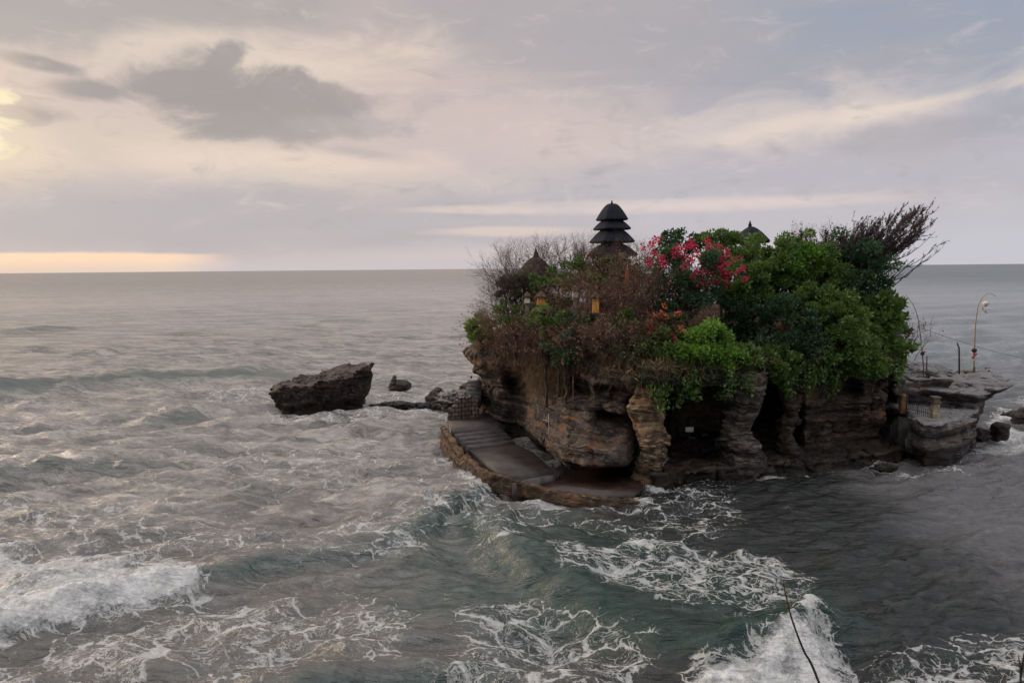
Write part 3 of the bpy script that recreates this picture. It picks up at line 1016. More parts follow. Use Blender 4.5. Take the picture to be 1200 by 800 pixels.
def cloth(c, w, h, m, name, parent, wav=0.12, seed=0):
    r = random.Random(seed)
    q = MB(); V, Fc = [], []
    n = 6
    for j in range(n + 1):
        for s in (-1, 1):
            k = j / n
            ww = w * (1 - 0.55 * k)
            V.append((c.x + s * ww / 2 + wav * math.sin(k * 5 + seed), c.y + wav * math.cos(k * 4 + seed + s), c.z - h * k + 0.04 * r.random()))
    for j in range(n):
        Fc.append((2 * j, 2 * j + 1, 2 * j + 3, 2 * j + 2))
    q.add(V, Fc)
    o = q.build(name, m, parent)
    s_ = o.modifiers.new('thick', 'SOLIDIFY'); s_.thickness = 0.03
    return o


# penjor poles
Yp = 70.5
b0 = at(1083.5, 449, Yp)
pj = empty('bamboo_pole', b0)
tag(pj, 'slim brown bamboo festival pole curving left, beside the bushes on the terrace', 'pole', 'curved bamboo festival poles')
pts = curve_pts([at(1083.5, 451, Yp), at(1081, 415, Yp), at(1078.5, 392, Yp), at(1075.5, 372, Yp), at(1070, 357, Yp), at(1061, 345, Yp)])
q = MB(); q.tube(pts, [0.055 - 0.042 * i / len(pts) for i in range(len(pts))], 6); q.build('stem', M['bamboo_dark'], pj)
cloth(at(1081.5, 412, Yp - .05), 0.34, 0.55, M['red_cloth'], 'ribbon', pj, 0.12, 2)
cloth(at(1079, 400, Yp - .05), 0.3, 0.6, M['white_cloth'], 'ribbon', pj, 0.12, 5)
q = MB(); c = at(1081, 414, Yp); q.lathe(c, [(0.02, .2), (.16, .12), (.2, 0), (.14, -.14), (.02, -.2)], 10); q.build('ornament', M['iron'], pj, True)
Yq = 76.0
b0 = at(1141, 444, Yq)
pj = empty('bamboo_pole', b0)
tag(pj, 'tall yellow bamboo festival pole with a hooked tip and ornaments, near the terrace end', 'pole', 'curved bamboo festival poles')
pts = curve_pts([at(1141, 446, Yq), at(1142, 410, Yq), at(1143, 385, Yq), at(1144.5, 370, Yq), at(1147, 357, Yq), at(1152, 348, Yq), at(1159, 343.5, Yq), at(1167, 347.5, Yq)])
q = MB(); q.tube(pts, [0.075 - 0.06 * i / len(pts) for i in range(len(pts))], 6); q.build('stem', M['bamboo'], pj)
q = MB(); q.lathe(at(1141, 444, Yq), [(.34, -.2), (.30, .1), (.14, .45), (.09, 1.3)], 10); q.build('foot', M['iron'], pj, True)
q = MB(); q.lathe(at(1141.7, 410.5, Yq), [(.03, .26), (.22, .16), (.26, 0), (.2, -.16), (.03, -.24)], 10); q.build('ornament', M['iron'], pj, True)
cloth(at(1141.5, 414, Yq - .1), 0.40, 0.6, M['red_cloth'], 'ribbon', pj, 0.10, 1)
cloth(at(1140, 417, Yq - .15), 0.3, 0.5, M['white_cloth'], 'ribbon', pj, 0.10, 4)
tip = at(1157, 345, Yq); oc_ = at(1155.5, 356, Yq)
q = MB(); q.tube([tip, oc_ + Vector((0, 0, .2))], 0.014, 5); q.build('cord', M['bone'], pj)
q = MB(); q.lathe(oc_, [(.02, .3), (.26, .16), (.3, 0), (.12, -.2), (.02, -.3)], 10); q.build('ornament', M['white_cloth'], pj, True)
cloth(oc_ + Vector((-.12, 0, -.15)), 0.2, 0.8, M['red_cloth'], 'ribbon', pj, 0.28, 3)

q = MB(); q.tube([at(1124.2, 446, 75), at(1124, 408, 75), at(1121.5, 401.5, 75)], [.085, .075, .07], 8)
tag(q.build('lamp_pole', M['pole'], None, True, loc=at(1124.2, 442, 75)), 'dark slim metal pole with a bent top, on the mound between the bamboo poles', 'pole')
q = MB(); q.tube([at(1085.5, 448, 71), at(1086.3, 417, 71)], [.07, .06], 8)
q.tube([at(1086.3, 418, 71), at(1094, 417.3, 71)], .02, 5)
tag(q.build('post', M['pole_grey'], None, True, loc=at(1085.5, 446, 71)), 'short grey post with a thin side arm next to the brown bamboo pole', 'post')

# overhead cable and the post that ends it beyond the picture
e0, e1 = at(1079, 384, 70.5), at(1222, 425, 68)
q = MB(); q.tube([e0.lerp(e1, k / 12) + Vector((0, 0, -0.25 * math.sin(math.pi * k / 12))) for k in range(13)], 0.016, 4)
tag(q.build('cable', M['iron'], None, loc=e0), 'thin dark cable strung from the brown bamboo pole out over the water', 'cable')
q = MB(); q.tube([at(1222, 497, 68), e1 + Vector((0, 0, .2))], .06, 8)
tag(q.build('post', M['pole_grey'], None, True, loc=at(1222, 497, 68)), 'plain grey post on the flat-topped rock that holds the cable end', 'post')

# small things at the cave
p = at(808, 503, 60.4)
nb_o = empty('notice_board', (p.x, p.y, p.z - 2.0))
tag(nb_o, 'small white notice board standing in the dark cave right of the ochre column', 'sign')
q = MB(); q.box((p.x, p.y, p.z), (0.66, 0.05, 0.40)); q.build('board', M['white_cloth'], nb_o, bevel=0.01)
q = MB(); q.box((p.x, p.y + .06, p.z - 1.0), (0.05, 0.05, 2.1)); q.build('post', M['timber'], nb_o)
p = at(643, 500, 61.2)
q = MB(); q.tube([at(643, 520, 60.6), at(643, 484, 60.6)], .028, 5); q.tube([at(636.5, 492, 60.55), at(648, 494, 60.55)], .045, 5)
tag(q.build('wooden_cross', M['bone'], None, loc=at(643, 518, 60.6)), 'thin bleached stick with a short crossbar stuck in the rock above the lower landing', 'stick')

# ------------------------------------------------------------------ temple roofs
def tier(c, half, h, eave, m, parent, name='roof', rz=0.35, cap=0.0, n=32, k=1.0):
    """thatched square roof: convex from the top to a drooping thick eave; c is the eave centre."""
    prof = []
    for i in range(9):
        u = i / 8
        prof.append((half * (0.2 * k + (1 - 0.2 * k) * u ** 0.80), h * (1 - u ** 1.12)))
    prof = [(0.02, h + cap)] + prof + [(half * 1.0, -eave * 0.4), (half * 0.94, -eave), (half * 0.55, -eave * 0.35), (0.3, 0.0)]
    q = MB(); q.lathe(c, prof, n, 0.62, rz)
    return q.build(name, m, parent, True)


def finial(c, s, m, parent):
    q = MB(); q.lathe(c, [(.30 * s, 0), (.36 * s, .12 * s), (.22 * s, .3 * s), (.26 * s, .5 * s), (.14 * s, .75 * s), (.10 * s, .95 * s), (.02, 1.1 * s)], 10)
    return q.build('finial', m, parent, True)


Ym = 80.0
s_ = Ym / F
base = at(717, 330, Ym)
gz = 11.5
meru = empty('pagoda', (base.x, base.y, gz))
tag(meru, 'black thatched multi-tiered temple pagoda rising above the shrubs', 'pagoda')
q = MB(); q.box((base.x, base.y, (gz + base.z) / 2), (5.2, 5.2, base.z - gz + 0.3)); q.build('base', M['temple_stone'], meru, bevel=0.05)
tiers = [(259, 241.5, 19.0, .16), (270, 259.5, 22.6, .16), (285, 271, 27.0, .18), (300.5, 288, 30.5, .2), (327, 308, 46, .3)]
for py, top, hw, ev in tiers:
    c = at(717, py - 2.2, Ym)
    tier(c, hw * s_ / 1.23, (py - top) * s_, ev, M['thatch_black'] if hw < 40 else M['thatch_grey'], meru, k=1.3 if hw < 22 else 2.0 if hw < 40 else 1.0)
for (py0, py1, hw) in [(258, 264, 7.0), (269, 276, 8.2), (284, 292, 9.5), (300, 312, 12)]:
    a, b = at(717, py0 - 5, Ym), at(717, py1, Ym)
    q = MB(); q.box((a.x, a.y, (a.z + b.z) / 2), (2 * hw * s_, 2 * hw * s_, a.z - b.z), rz=0.35); q.build('tower_body', M['timber'], meru)
finial(at(717, 243.5, Ym), 0.72, M['thatch_black'], meru)

Y2 = 82.0
c = at(880, 281, Y2)
sh = empty('shrine', (c.x, c.y, 11.6))
tag(sh, 'dark pointed shrine roof peeping over the green treetops at right', 'shrine')
tier(at(880, 282, Y2), 17 * Y2 / F, 17 * Y2 / F * .95, .28, M['thatch_black'], sh, k=0.5)
finial(at(878.8, 268, Y2), 0.8, M['thatch_black'], sh)
q = MB(); q.box((c.x, c.y, (11.6 + c.z) / 2), (1.6, 1.6, c.z - 11.6)); q.build('body', M['temple_stone'], sh)

Y3 = 74.0
c = at(628, 330, Y3)
sh = empty('shrine', (c.x, c.y, 9.6))
tag(sh, 'brown thatched shrine roof with a knob finial among the bare shrubs at left', 'shrine')
tier(at(628, 333, Y3), 26 * Y3 / F, 32 * Y3 / F, .3, M['thatch_brown'], sh, k=0.5)
finial(at(628, 302, Y3), 0.85, M['thatch_brown'], sh)
q = MB(); q.box((c.x, c.y, (9.4 + c.z) / 2), (2.6, 2.6, c.z - 9.4)); q.build('body', M['temple_stone'], sh)


def offering(px, py, Y, w, h, m, label):
    p = at(px, py, Y)
    z0 = min(p.z - h * 0.9, 10.0 if Y > 66 else 8.6)
    o = empty('offering_shrine', (p.x, p.y, z0))
    tag(o, label, 'shrine')
    q = MB(); q.box((p.x, p.y, (z0 + p.z - h / 2) / 2), (w * .7, w * .7, p.z - h / 2 - z0)); q.build('post', M['temple_stone'], o)
    q = MB(); q.box((p.x, p.y, p.z), (w, w, h), taper=0.85); q.build('cloth', m, o, bevel=0.04)
    q = MB(); q.lathe((p.x, p.y, p.z + h / 2), [(w * .8, 0), (w * .6, .2), (.04, .55)], 12, .8); q.build('roof', M['thatch_brown'], o)


offering(634, 353, 64.5, 0.75, 0.65, M['yellow_cloth'], 'little shrine wrapped in yellow and white cloth below the brown shrine roof')
offering(618, 352, 65.5, 0.5, 0.5, M['white_cloth'], 'little shrine wrapped in pale cloth just left of the yellow one')
offering(698, 358, 61.0, 0.55, 1.2, M['yellow_cloth'], 'tall thin shrine draped in orange-yellow cloth among the dry brown shrubs')
offering(674, 345, 64.0, 0.5, 0.55, M['white_cloth'], 'little white-draped shrine between the two yellow ones')

# closed ceremonial umbrella
p = at(735, 327, 66)
um = empty('parasol', (p.x, p.y, 9.2))
tag(um, 'closed orange ceremonial parasol standing in front of the pagoda', 'parasol')
q = MB(); q.tube([(p.x, p.y, 9.2), (p.x, p.y, p.z + 1.3)], .03, 6); q.build('pole', M['bamboo'], um)
q = MB(); q.lathe(p, [(.05, 1.0), (.12, .7), (.2, .1), (.26, -.6), (.2, -.85), (.05, -.8)], 12); q.build('canopy', M['orange_cloth'], um, True)

# white balustrade behind the flowers
p = at(838, 344, 66.5)
bal = empty('balustrade', (p.x, p.y, p.z - 1.0))
tag(bal, 'small white balustrade panel showing through a gap under the magenta flowers', 'balustrade')
for k in range(4):
    q = MB(); q.box((p.x - .75 + k * .5, p.y, p.z - .1), (.13, .13, 1.7)); q.build('post', M['white_paint'], bal)
for k in range(3):
    q = MB(); q.box((p.x, p.y + .01, p.z - .6 + k * .5), (1.5, .09, .13)); q.build('rail', M['white_paint'], bal)

# ------------------------------------------------------------------ the sea: one sheet out to the horizon
def pxy(L, z=0.0):
    return np.array([atz(px, py, z)[:2] for px, py in L])


a_in = np.arange(-41.0, 41.0, 0.095)
a_out = np.concatenate([np.arange(-84, -41, 1.0), a_in, np.arange(41.0, 85, 1.0)])
dep = np.concatenate([np.linspace(55, 34, 24, endpoint=False), np.arange(34.0, 0.4, -0.056), np.geomspace(0.4, 0.018, 40)])
rad = CAM_H / np.tan(np.radians(dep))
AA, RR = np.meshgrid(np.radians(a_out), rad, indexing='ij')
X = (np.sin(AA) * RR); Y = (np.cos(AA) * RR)
dr = np.gradient(rad)[None, :] + 0 * RR
H = np.zeros_like(X)
near = RR < 900
xs, ys, drs = X[near], Y[near], dr[near]
dperp = np.maximum(drs, 0.002 * RR[near])
wr = np.random.default_rng(5)
h = np.zeros_like(xs)
gust = 0.65 + 0.7 * np.clip(fbm(xs * 0.03, ys * 0.03, 0 * xs + 2.2, 3) + 0.45, 0, 1)
wx = xs + 1.4 * fbm(xs * 0.12, ys * 0.12, 0 * xs, 3); wy = ys + 1.4 * fbm(xs * 0.12, ys * 0.12, 0 * xs + 9, 3)
for lam in np.geomspace(0.7, 26, 66):
    th = R(-66) + wr.normal(0, 0.24 if lam > 5 else 0.55)       # travelling towards the shore
    k = 2 * math.pi / lam
    amp = (0.0064 if lam > 7 else 0.0185) * lam ** 0.92 * (0.55 + 0.9 * wr.random())
    if lam > 9: amp *= 0.8
    fade = sstep(1.6, 3.6, lam / dperp)                           # no waves finer than the mesh
    ph = k * (wx * math.cos(th) + wy * math.sin(th)) + wr.random() * 6.28
    c = 0.5 + 0.5 * np.sin(ph)
    h += amp * fade * (1.0 - 2.0 * np.abs(np.sin(ph * 0.5)) ** 1.15) * (gust if lam < 8 else 1.0)
# calmer water in the lee, right of the island front
lee = np.exp(-((xs - 22) / 13) ** 2 - ((ys - 50) / 9) ** 2)
h *= 1 - 0.35 * lee


def crest(L, amps, wf, wb, trough=0.25):
    """a swell crest along a polyline of photo directions; front faces the shore."""
    P = pxy(L)
    best = np.full(xs.shape, 1e9); sgn = np.zeros(xs.shape); am = np.zeros(xs.shape)
    jx = xs + 1.1 * fbm(xs * 0.22, ys * 0.22, 0 * xs + 4, 3); jy = ys + 1.1 * fbm(xs * 0.22, ys * 0.22, 0 * xs + 14, 3)
    for i in range(len(P) - 1):
        a, b = P[i], P[i + 1]
        e = b - a; ll = e @ e
        t = ((jx - a[0]) * e[0] + (jy - a[1]) * e[1]) / ll
        tc_ = np.clip(t, 0, 1)
        qx, qy = jx - a[0] - tc_ * e[0], jy - a[1] - tc_ * e[1]
        d = np.hypot(qx, qy)
        s = (e[1] * qx - e[0] * qy)                               # right of the direction = towards viewer for left-to-right crests
        u = d < best
        best = np.where(u, d, best); sgn = np.where(u, np.sign(s), sgn)
        am = np.where(u, amps[i] + (amps[i + 1] - amps[i]) * tc_, am)
    s = best * sgn
    am = am * (0.85 + 0.5 * fbm(xs * 0.18, ys * 0.18, 0 * xs + 31, 2))
    prof = np.where(s < 0, np.exp(-(s / wb) ** 2), np.exp(-(s / wf) ** 2)) - trough * np.exp(-((s - 2.3 * wf) / (1.2 * wf)) ** 2)
    face = np.exp(-((s - 0.35 * wf) / (0.8 * wf)) ** 2) * np.clip(am, 0, 1)
    return am * prof, face, s, am


green = np.zeros_like(xs)
for L, am, wf, wb, tr, gk in [
        ([(-60, 463), (0, 455), (130, 443), (280, 436), (380, 438)], [1.9, 2.0, 1.7, 1.5, 0], 2.4, 8, .25, 0.9),  # dull reflection of the far swell fronts painted in as dark tint
        ([(100, 497), (240, 484), (330, 490)], [0, 1.1, 0], 1.7, 5, .25, 0.7),
        ([(-40, 392), (60, 386), (200, 378)], [1.5, 1.5, 0], 3.2, 10, .1, 0.6),
        ([(40, 424), (150, 421), (240, 418)], [0, .7, 0], 2.5, 7, .1, 0.0),
        ([(900, 430), (1150, 424), (1260, 420)], [0, .8, .9], 3, 8, .1, 0.0),
        ([(-60, 560), (40, 545), (150, 540), (260, 530)], [.8, .9, .8, 0], 1.5, 5, .2, 0.6),
        ([(-60, 745), (0, 727), (120, 695), (225, 672), (300, 655), (400, 640), (480, 614), (535, 586), (566, 566)],
         [1.2, 1.25, 1.25, 1.1, .8, .75, 1.1, 1.6, .9], 0.95, 4.2, .22, 0.9),
        ([(545, 590), (585, 625), (640, 668), (720, 712), (820, 738), (900, 738), (950, 728), (985, 722)],
         [.3, 1.2, 1.4, 1.2, .9, 1.15, 1.25, .3], 1.15, 3.2, .45, 1.0),
        ([(640, 640), (720, 655), (830, 672)], [0, .6, 0], 1.0, 2.6, .2, 0.9),
        ([(330, 800), (400, 786), (480, 778), (560, 768), (640, 764)], [.5, .8, .75, .6, 0], .8, 2.6, .3, 0.9),
        ([(480, 690), (560, 672), (620, 690)], [0, .55, 0], .9, 3, .2, 0.9),
        ([(1000, 760), (1080, 745), (1200, 752), (1260, 760)], [0, .5, .6, .5], .8, 2.4, .2, 0.3)]:
    hh, face, s_, am_ = crest(L, am, wf, wb, tr)
    h += hh
    green = np.maximum(green, gk * face)
H[near] = h

# foam cover (0..1) from the patches of the photograph, laid on the water plane
foam = 0.10 * sstep(-0.1, 0.7, fbm(xs * 0.06, ys * 0.10, 0 * xs + 77, 4)) * sstep(220, 70, np.hypot(xs, ys))
jit = fbm(xs * 0.35, ys * 0.35, 0 * xs + 50, 4)
for L, c, soft in [
        ([(-40, 615), (60, 636), (150, 640), (232, 655), (228, 684), (120, 712), (0, 746), (-40, 760)], .82, 1.6),
        ([(-40, 715), (0, 700), (120, 682), (228, 662), (232, 680), (120, 706), (0, 742), (-40, 755)], 1.15, .35),
        ([(-40, 575), (120, 570), (330, 600), (480, 640), (300, 660), (0, 650)], .34, 3),
        ([(100, 705), (290, 680), (470, 672), (480, 760), (320, 800), (-40, 810), (20, 760)], .43, 2.5),
        ([(530, 690), (640, 680), (760, 730), (830, 800), (480, 810)], .42, 1.6),
        ([(630, 640), (745, 622), (900, 640), (945, 668), (900, 712), (780, 700), (690, 690)], .52, 1.4),
        ([(560, 690), (620, 676), (700, 740), (640, 770)], .52, 1.0),
        ([(540, 850), (620, 800), (720, 778), (800, 764), (880, 752), (930, 730), (952, 724), (990, 760), (975, 850)], .93, 1.3),
        ([(480, 800), (520, 770), (640, 770), (660, 800)], .52, 1.0),
        ([(960, 800), (1000, 762), (1060, 742), (1200, 722), (1260, 730), (1260, 810)], .48, 1.6),
        ([(1130, 790), (1180, 775), (1260, 770), (1260, 800)], .8, .8),
        ([(590, 575), (640, 590), (760, 598), (830, 570), (870, 600), (760, 625), (600, 606)], .30, 1.0),
        ([(770, 560), (850, 556), (880, 600), (800, 640), (760, 600)], .34, 1.2),
        ([(530, 560), (560, 560), (620, 600), (600, 640), (540, 610)], .40, 1.2),
        ([(380, 610), (480, 580), (560, 545), (540, 600), (480, 640), (400, 660)], .36, 1.8),
        ([(300, 478), (320, 472), (440, 476), (470, 482), (400, 492), (310, 490)], .55, 1.2),
        ([(230, 452), (310, 448), (330, 470), (250, 474)], .40, 3),
        ([(440, 455), (540, 450), (545, 480), (450, 488)], .42, 2),
        ([(190, 520), (420, 500), (520, 520), (520, 560), (300, 590)], .27, 4),
        ([(1125, 520), (1160, 508), (1260, 506), (1260, 524), (1180, 524)], .85, 1.6),
        ([(1150, 506), (1166, 474), (1188, 476), (1215, 492), (1225, 505)], .9, 1.2),
        ([(1195, 455), (1260, 440), (1260, 480), (1190, 482)], .5, 2),
        ([(1040, 545), (1100, 536), (1150, 530), (1130, 550), (1060, 560)], .42, 1.0)]:
    d = poly_sd(pxy(L), xs, ys)
    foam = np.maximum(foam, c * sstep(soft, -soft, d + jit * soft * 1.2))
# wash where rock meets water
gw = 0.25
gx0, gy0 = -36.0, 44.0
G = np.zeros((400, 260))
for wv_ in WL:
    i_, j_ = ((wv_[:, 0] - gx0) / gw).astype(int), ((wv_[:, 1] - gy0) / gw).astype(int)
    ok = (i_ >= 0) & (i_ < 400) & (j_ >= 0) & (j_ < 260)
    G[i_[ok], j_[ok]] = 1.0
for _ in range(9):
    Gp = np.pad(G, 1)
    nb_ = np.max([Gp[a:a + 400, b:b + 260] for a in (0, 1, 2) for b in (0, 1, 2)], axis=0)
    G = np.maximum(G, nb_ * 0.86)
i_, j_ = ((xs - gx0) / gw).astype(int), ((ys - gy0) / gw).astype(int)
ok = (i_ >= 0) & (i_ < 400) & (j_ >= 0) & (j_ < 260)
wash = np.zeros_like(xs)
wash[ok] = G[i_[ok], j_[ok]]
patch = sstep(-0.25, 0.45, fbm(xs * 0.28, ys * 0.28, 0 * xs + 61, 3))
foam = np.maximum(foam, sstep(0.25, 1.0, wash) * (0.22 + 0.62 * patch))
# churned whitewater stands up in lumps
thick = sstep(0.7, 1.0, foam)
H[near] += thick * 0.16 * fbm(xs * 3.1, ys * 3.1, 0 * xs + 8, 3) * sstep(70, 40, np.hypot(xs, ys))
H[near] += thick * (0.10 + 0.34 * fbm(xs * 1.1, ys * 1.1, 0 * xs + 3, 4)) * sstep(140, 60, np.hypot(xs, ys))
FO = np.zeros_like(X); FO[near] = foam
GR = np.zeros_like(X)
aer = np.zeros_like(xs)
for L, c, soft in [
        ([(440, 650), (520, 600), (600, 580), (760, 610), (960, 690), (920, 740), (760, 730), (640, 740), (460, 720)], .55, 3),
        ([(330, 810), (380, 780), (560, 770), (560, 810)], .6, 1.5)]:
    aer = np.maximum(aer, c * sstep(soft, -soft, poly_sd(pxy(L), xs, ys) + jit * 2))
GR[near] = np.clip(green + aer, 0, 1)

na, nr = X.shape
ii = np.arange(na * nr).reshape(na, nr)
quads = np.stack([ii[:-1, :-1], ii[:-1, 1:], ii[1:, 1:], ii[1:, :-1]], -1).reshape(-1, 4)

sm = bpy.data.materials.new('sea_water')
sm.use_nodes = True
t = NT(sm.node_tree)
pb = t.t.nodes['Principled BSDF']
outn = t.t.nodes['Material Output']
oc = t.node('ShaderNodeTexCoord').outputs['Object']
ox, oy, oz = t.sep(oc)
cov, gr = t.attr('foam'), t.attr('green')
med = t.noise(oc, 0.9, 5, 0.6)
wv = t.node('ShaderNodeTexNoise'); t.put(wv.inputs['Vector'], oc)
wv.inputs['Scale'].default_value = 0.55; wv.inputs['Detail'].default_value = 4
warp = t.vmath('ADD', oc, t.vmath('SCALE', t.vmath('SUBTRACT', wv.outputs['Color'], (0.5, 0.5, 0.5)), scale=2.6))
sv = t.mapping(warp, scale=(0.075, 0.42, 0.2), rot=(0, 0, -0.45))
stn = t.noise(sv, 1.0, 7, 0.68, 0.6)
sv2 = t.mapping(warp, scale=(0.22, 1.5, 0.2), rot=(0, 0, -0.38))
stn2 = t.noise(sv2, 1.0, 6, 0.66, 0.5)
m1 = t.mapping(warp, scale=(0.50, 1.0, 0.0), rot=(0, 0, 0.30))
m2 = t.mapping(warp, scale=(0.8, 1.0, 0.0), rot=(0, 0, -0.5))
thk = t.noise(oc, 1.7, 4, 0.6)


def vor(vec, scale):
    n = t.node('ShaderNodeTexVoronoi', feature='DISTANCE_TO_EDGE')
    t.put(n.inputs['Vector'], vec)
    n.inputs['Scale'].default_value = scale
    return E(t, n.outputs['Distance'])


v1, v2, v3 = vor(m1, 0.8), vor(m2, 2.0), vor(m1, 4.6)
fine = t.noise(oc, 5.0, 5, 0.65)
covn = cov + (med - 0.5) * 0.55 * t.step(cov, 0.05, 0.3)
wid1 = t.math('MAXIMUM', (covn - 0.12) * 0.34 * t.step(thk, 0.30, 0.70), 0.002)
l1 = t.step(v1 + (fine - 0.5) * 0.16, wid1, wid1 * 0.25)
wid2 = t.math('MAXIMUM', (covn - 0.26) * 0.40 * t.step(thk, 0.66, 0.34), 0.002)
wid3 = t.math('MAXIMUM', (covn - 0.24) * 0.5 * t.step(med, 0.42, 0.62), 0.002)
l3 = t.step(v3 + (fine - 0.5) * 0.2, wid3, wid3 * 0.2)
l2 = t.step(v2 + (fine - 0.5) * 0.18, wid2, wid2 * 0.25)
solid = t.step(covn + (fine - 0.5) * 0.5, 0.62, 0.95)
lace = t.math('MAXIMUM', l1 * t.step(covn, 0.08, 0.3), l2 * t.step(covn, 0.22, 0.45) * 0.85)
lace = t.math('MAXIMUM', lace, l3 * t.step(covn, 0.2, 0.45) * 0.7)
film = t.step(gr, 0.5, 0.15) * t.step(stn2 + (fine - 0.5) * 0.25 + (stn - 0.5) * 0.5, 0.58, 0.76) * 0.52 * t.step(ox + (stn - 0.5) * 10.0, 8.0, -4.0) * t.step(oy, 160.0, 60.0)
lace = t.math('MAXIMUM', lace, film)
fm = t.math('MAXIMUM', lace * (0.22 + fine * 1.0), solid * (0.40 + fine * 0.60 + t.step(med, 0.36, 0.58) * 0.32), clamp=True)

deep = t.mix(t.step(stn * 0.6 + stn2 * 0.4, 0.40, 0.62), (0.060, 0.054, 0.050), (0.350, 0.304, 0.268))  # pale streaks put silvery sky sheen and ripple contrast into the colour
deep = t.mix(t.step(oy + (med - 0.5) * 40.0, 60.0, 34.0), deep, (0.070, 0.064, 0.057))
deep = t.mix(t.step(ox + (med - 0.5) * 8.0, -2.0, 10.0) * t.step(oy, 140.0, 70.0), deep, (0.010, 0.012, 0.011))  # island's dark reflection and shade painted into the water colour
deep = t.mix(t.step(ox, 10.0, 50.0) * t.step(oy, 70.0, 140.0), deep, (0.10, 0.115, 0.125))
deep = t.mix(t.step(ox + (stn - 0.5) * 14.0, 22.0, 31.0) * t.step(oy, 90.0, 60.0), deep, (0.105, 0.098, 0.100))  # grey sky reflection at the right painted in as paler water
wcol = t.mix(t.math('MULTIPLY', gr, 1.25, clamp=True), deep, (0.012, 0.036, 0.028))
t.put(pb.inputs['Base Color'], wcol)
dist = t.math('SQRT', ox * ox + oy * oy)
strk = t.noise(t.mapping(oc, scale=(0.25, 1.0, 1.0)), 0.02, 4, 0.6)
t.put(pb.inputs['Roughness'], t.step(dist, 60.0, 1200.0, 0.09, 0.40) + (strk - 0.5) * 0.25 * t.step(dist, 80.0, 300.0))
t.put(pb.inputs['IOR'], t.step(ox + (med - 0.5) * 8.0, 6.0, -4.0, 1.45, 1.85))  # mirror strength raised on the left only, for a brighter sky sheen
rip = t.noise(t.mapping(oc, scale=(0.42, 1.35, 1.0), rot=(0, 0, -0.42)), 1.5, 6, 0.62, 0.4)
rip2 = t.noise(t.mapping(oc, scale=(0.35, 1.0, 1.0), rot=(0, 0, -0.35)), 0.22, 5, 0.6, 0.3)
nrm = t.bump(rip * 0.8 + rip2 * 1.4, 1.0, 0.42)
nrm = t.bump(fm * 0.5 + fine * fm * 0.7, 0.6, 0.12, nrm)
t.put(pb.inputs['Normal'], nrm)
fd = t.node('ShaderNodeBsdfDiffuse')
t.put(fd.inputs['Color'], t.mix(fine, (0.46, 0.455, 0.445), (0.88, 0.87, 0.855)))
t.put(fd.inputs['Normal'], nrm)
mx = t.node('ShaderNodeMixShader')
t.put(mx.inputs[0], fm)
t.L.new(pb.outputs[0], mx.inputs[1]); t.L.new(fd.outputs[0], mx.inputs[2])
t.L.new(mx.outputs[0], outn.inputs[0])

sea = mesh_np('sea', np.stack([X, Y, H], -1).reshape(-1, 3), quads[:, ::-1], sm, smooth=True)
for nm_, arr in (('foam', FO), ('green', GR)):
    at_ = sea.data.attributes.new(nm_, 'FLOAT', 'POINT')
    at_.data.foreach_set('value', arr.astype(np.float32).ravel())
tag(sea, 'grey rolling sea streaked with foam round the rock island', 'sea', kind='structure')
if sea.data.polygons[1000].normal.z < 0:
    sea.data.flip_normals()


# ------------------------------------------------------------------ plants
def leaf_material(name, dark, mid, bright, transl=0.35, rough=0.6):
    mt = bpy.data.materials.new(name)
    mt.use_nodes = True
    t = NT(mt.node_tree)
    t.t.nodes.remove(t.t.nodes['Principled BSDF'])
    g = t.node('ShaderNodeNewGeometry')
    r = E(t, g.outputs['Random Per Island'])
    n = t.noise(g.outputs['Position'], 0.7, 4, 0.6)
    c = t.mix(t.step(r * 0.6 + n * 0.6, 0.25, 0.55), dark, mid)
    c = t.mix(t.step(r * 0.7 + (n - 0.5) * 1.4, 0.38, 0.78), c, bright)
    d = t.node('ShaderNodeBsdfDiffuse'); tr = t.node('ShaderNodeBsdfTranslucent'); gl = t.node('ShaderNodeBsdfGlossy')
    t.put(d.inputs['Color'], c)
    t.put(tr.inputs['Color'], t.mix(0.4, c, bright))
    gl.inputs['Roughness'].default_value = 0.45
    gl.inputs['Color'].default_value = (0.8, 0.8, 0.8, 1)
    m1 = t.node('ShaderNodeMixShader'); m1.inputs[0].default_value = transl
    t.L.new(d.outputs[0], m1.inputs[1]); t.L.new(tr.outputs[0], m1.inputs[2])
    m2 = t.node('ShaderNodeMixShader'); m2.inputs[0].default_value = 0.035
    t.L.new(m1.outputs[0], m2.inputs[1]); t.L.new(gl.outputs[0], m2.inputs[2])
    t.L.new(m2.outputs[0], t.t.nodes['Material Output'].inputs[0])
    return mt


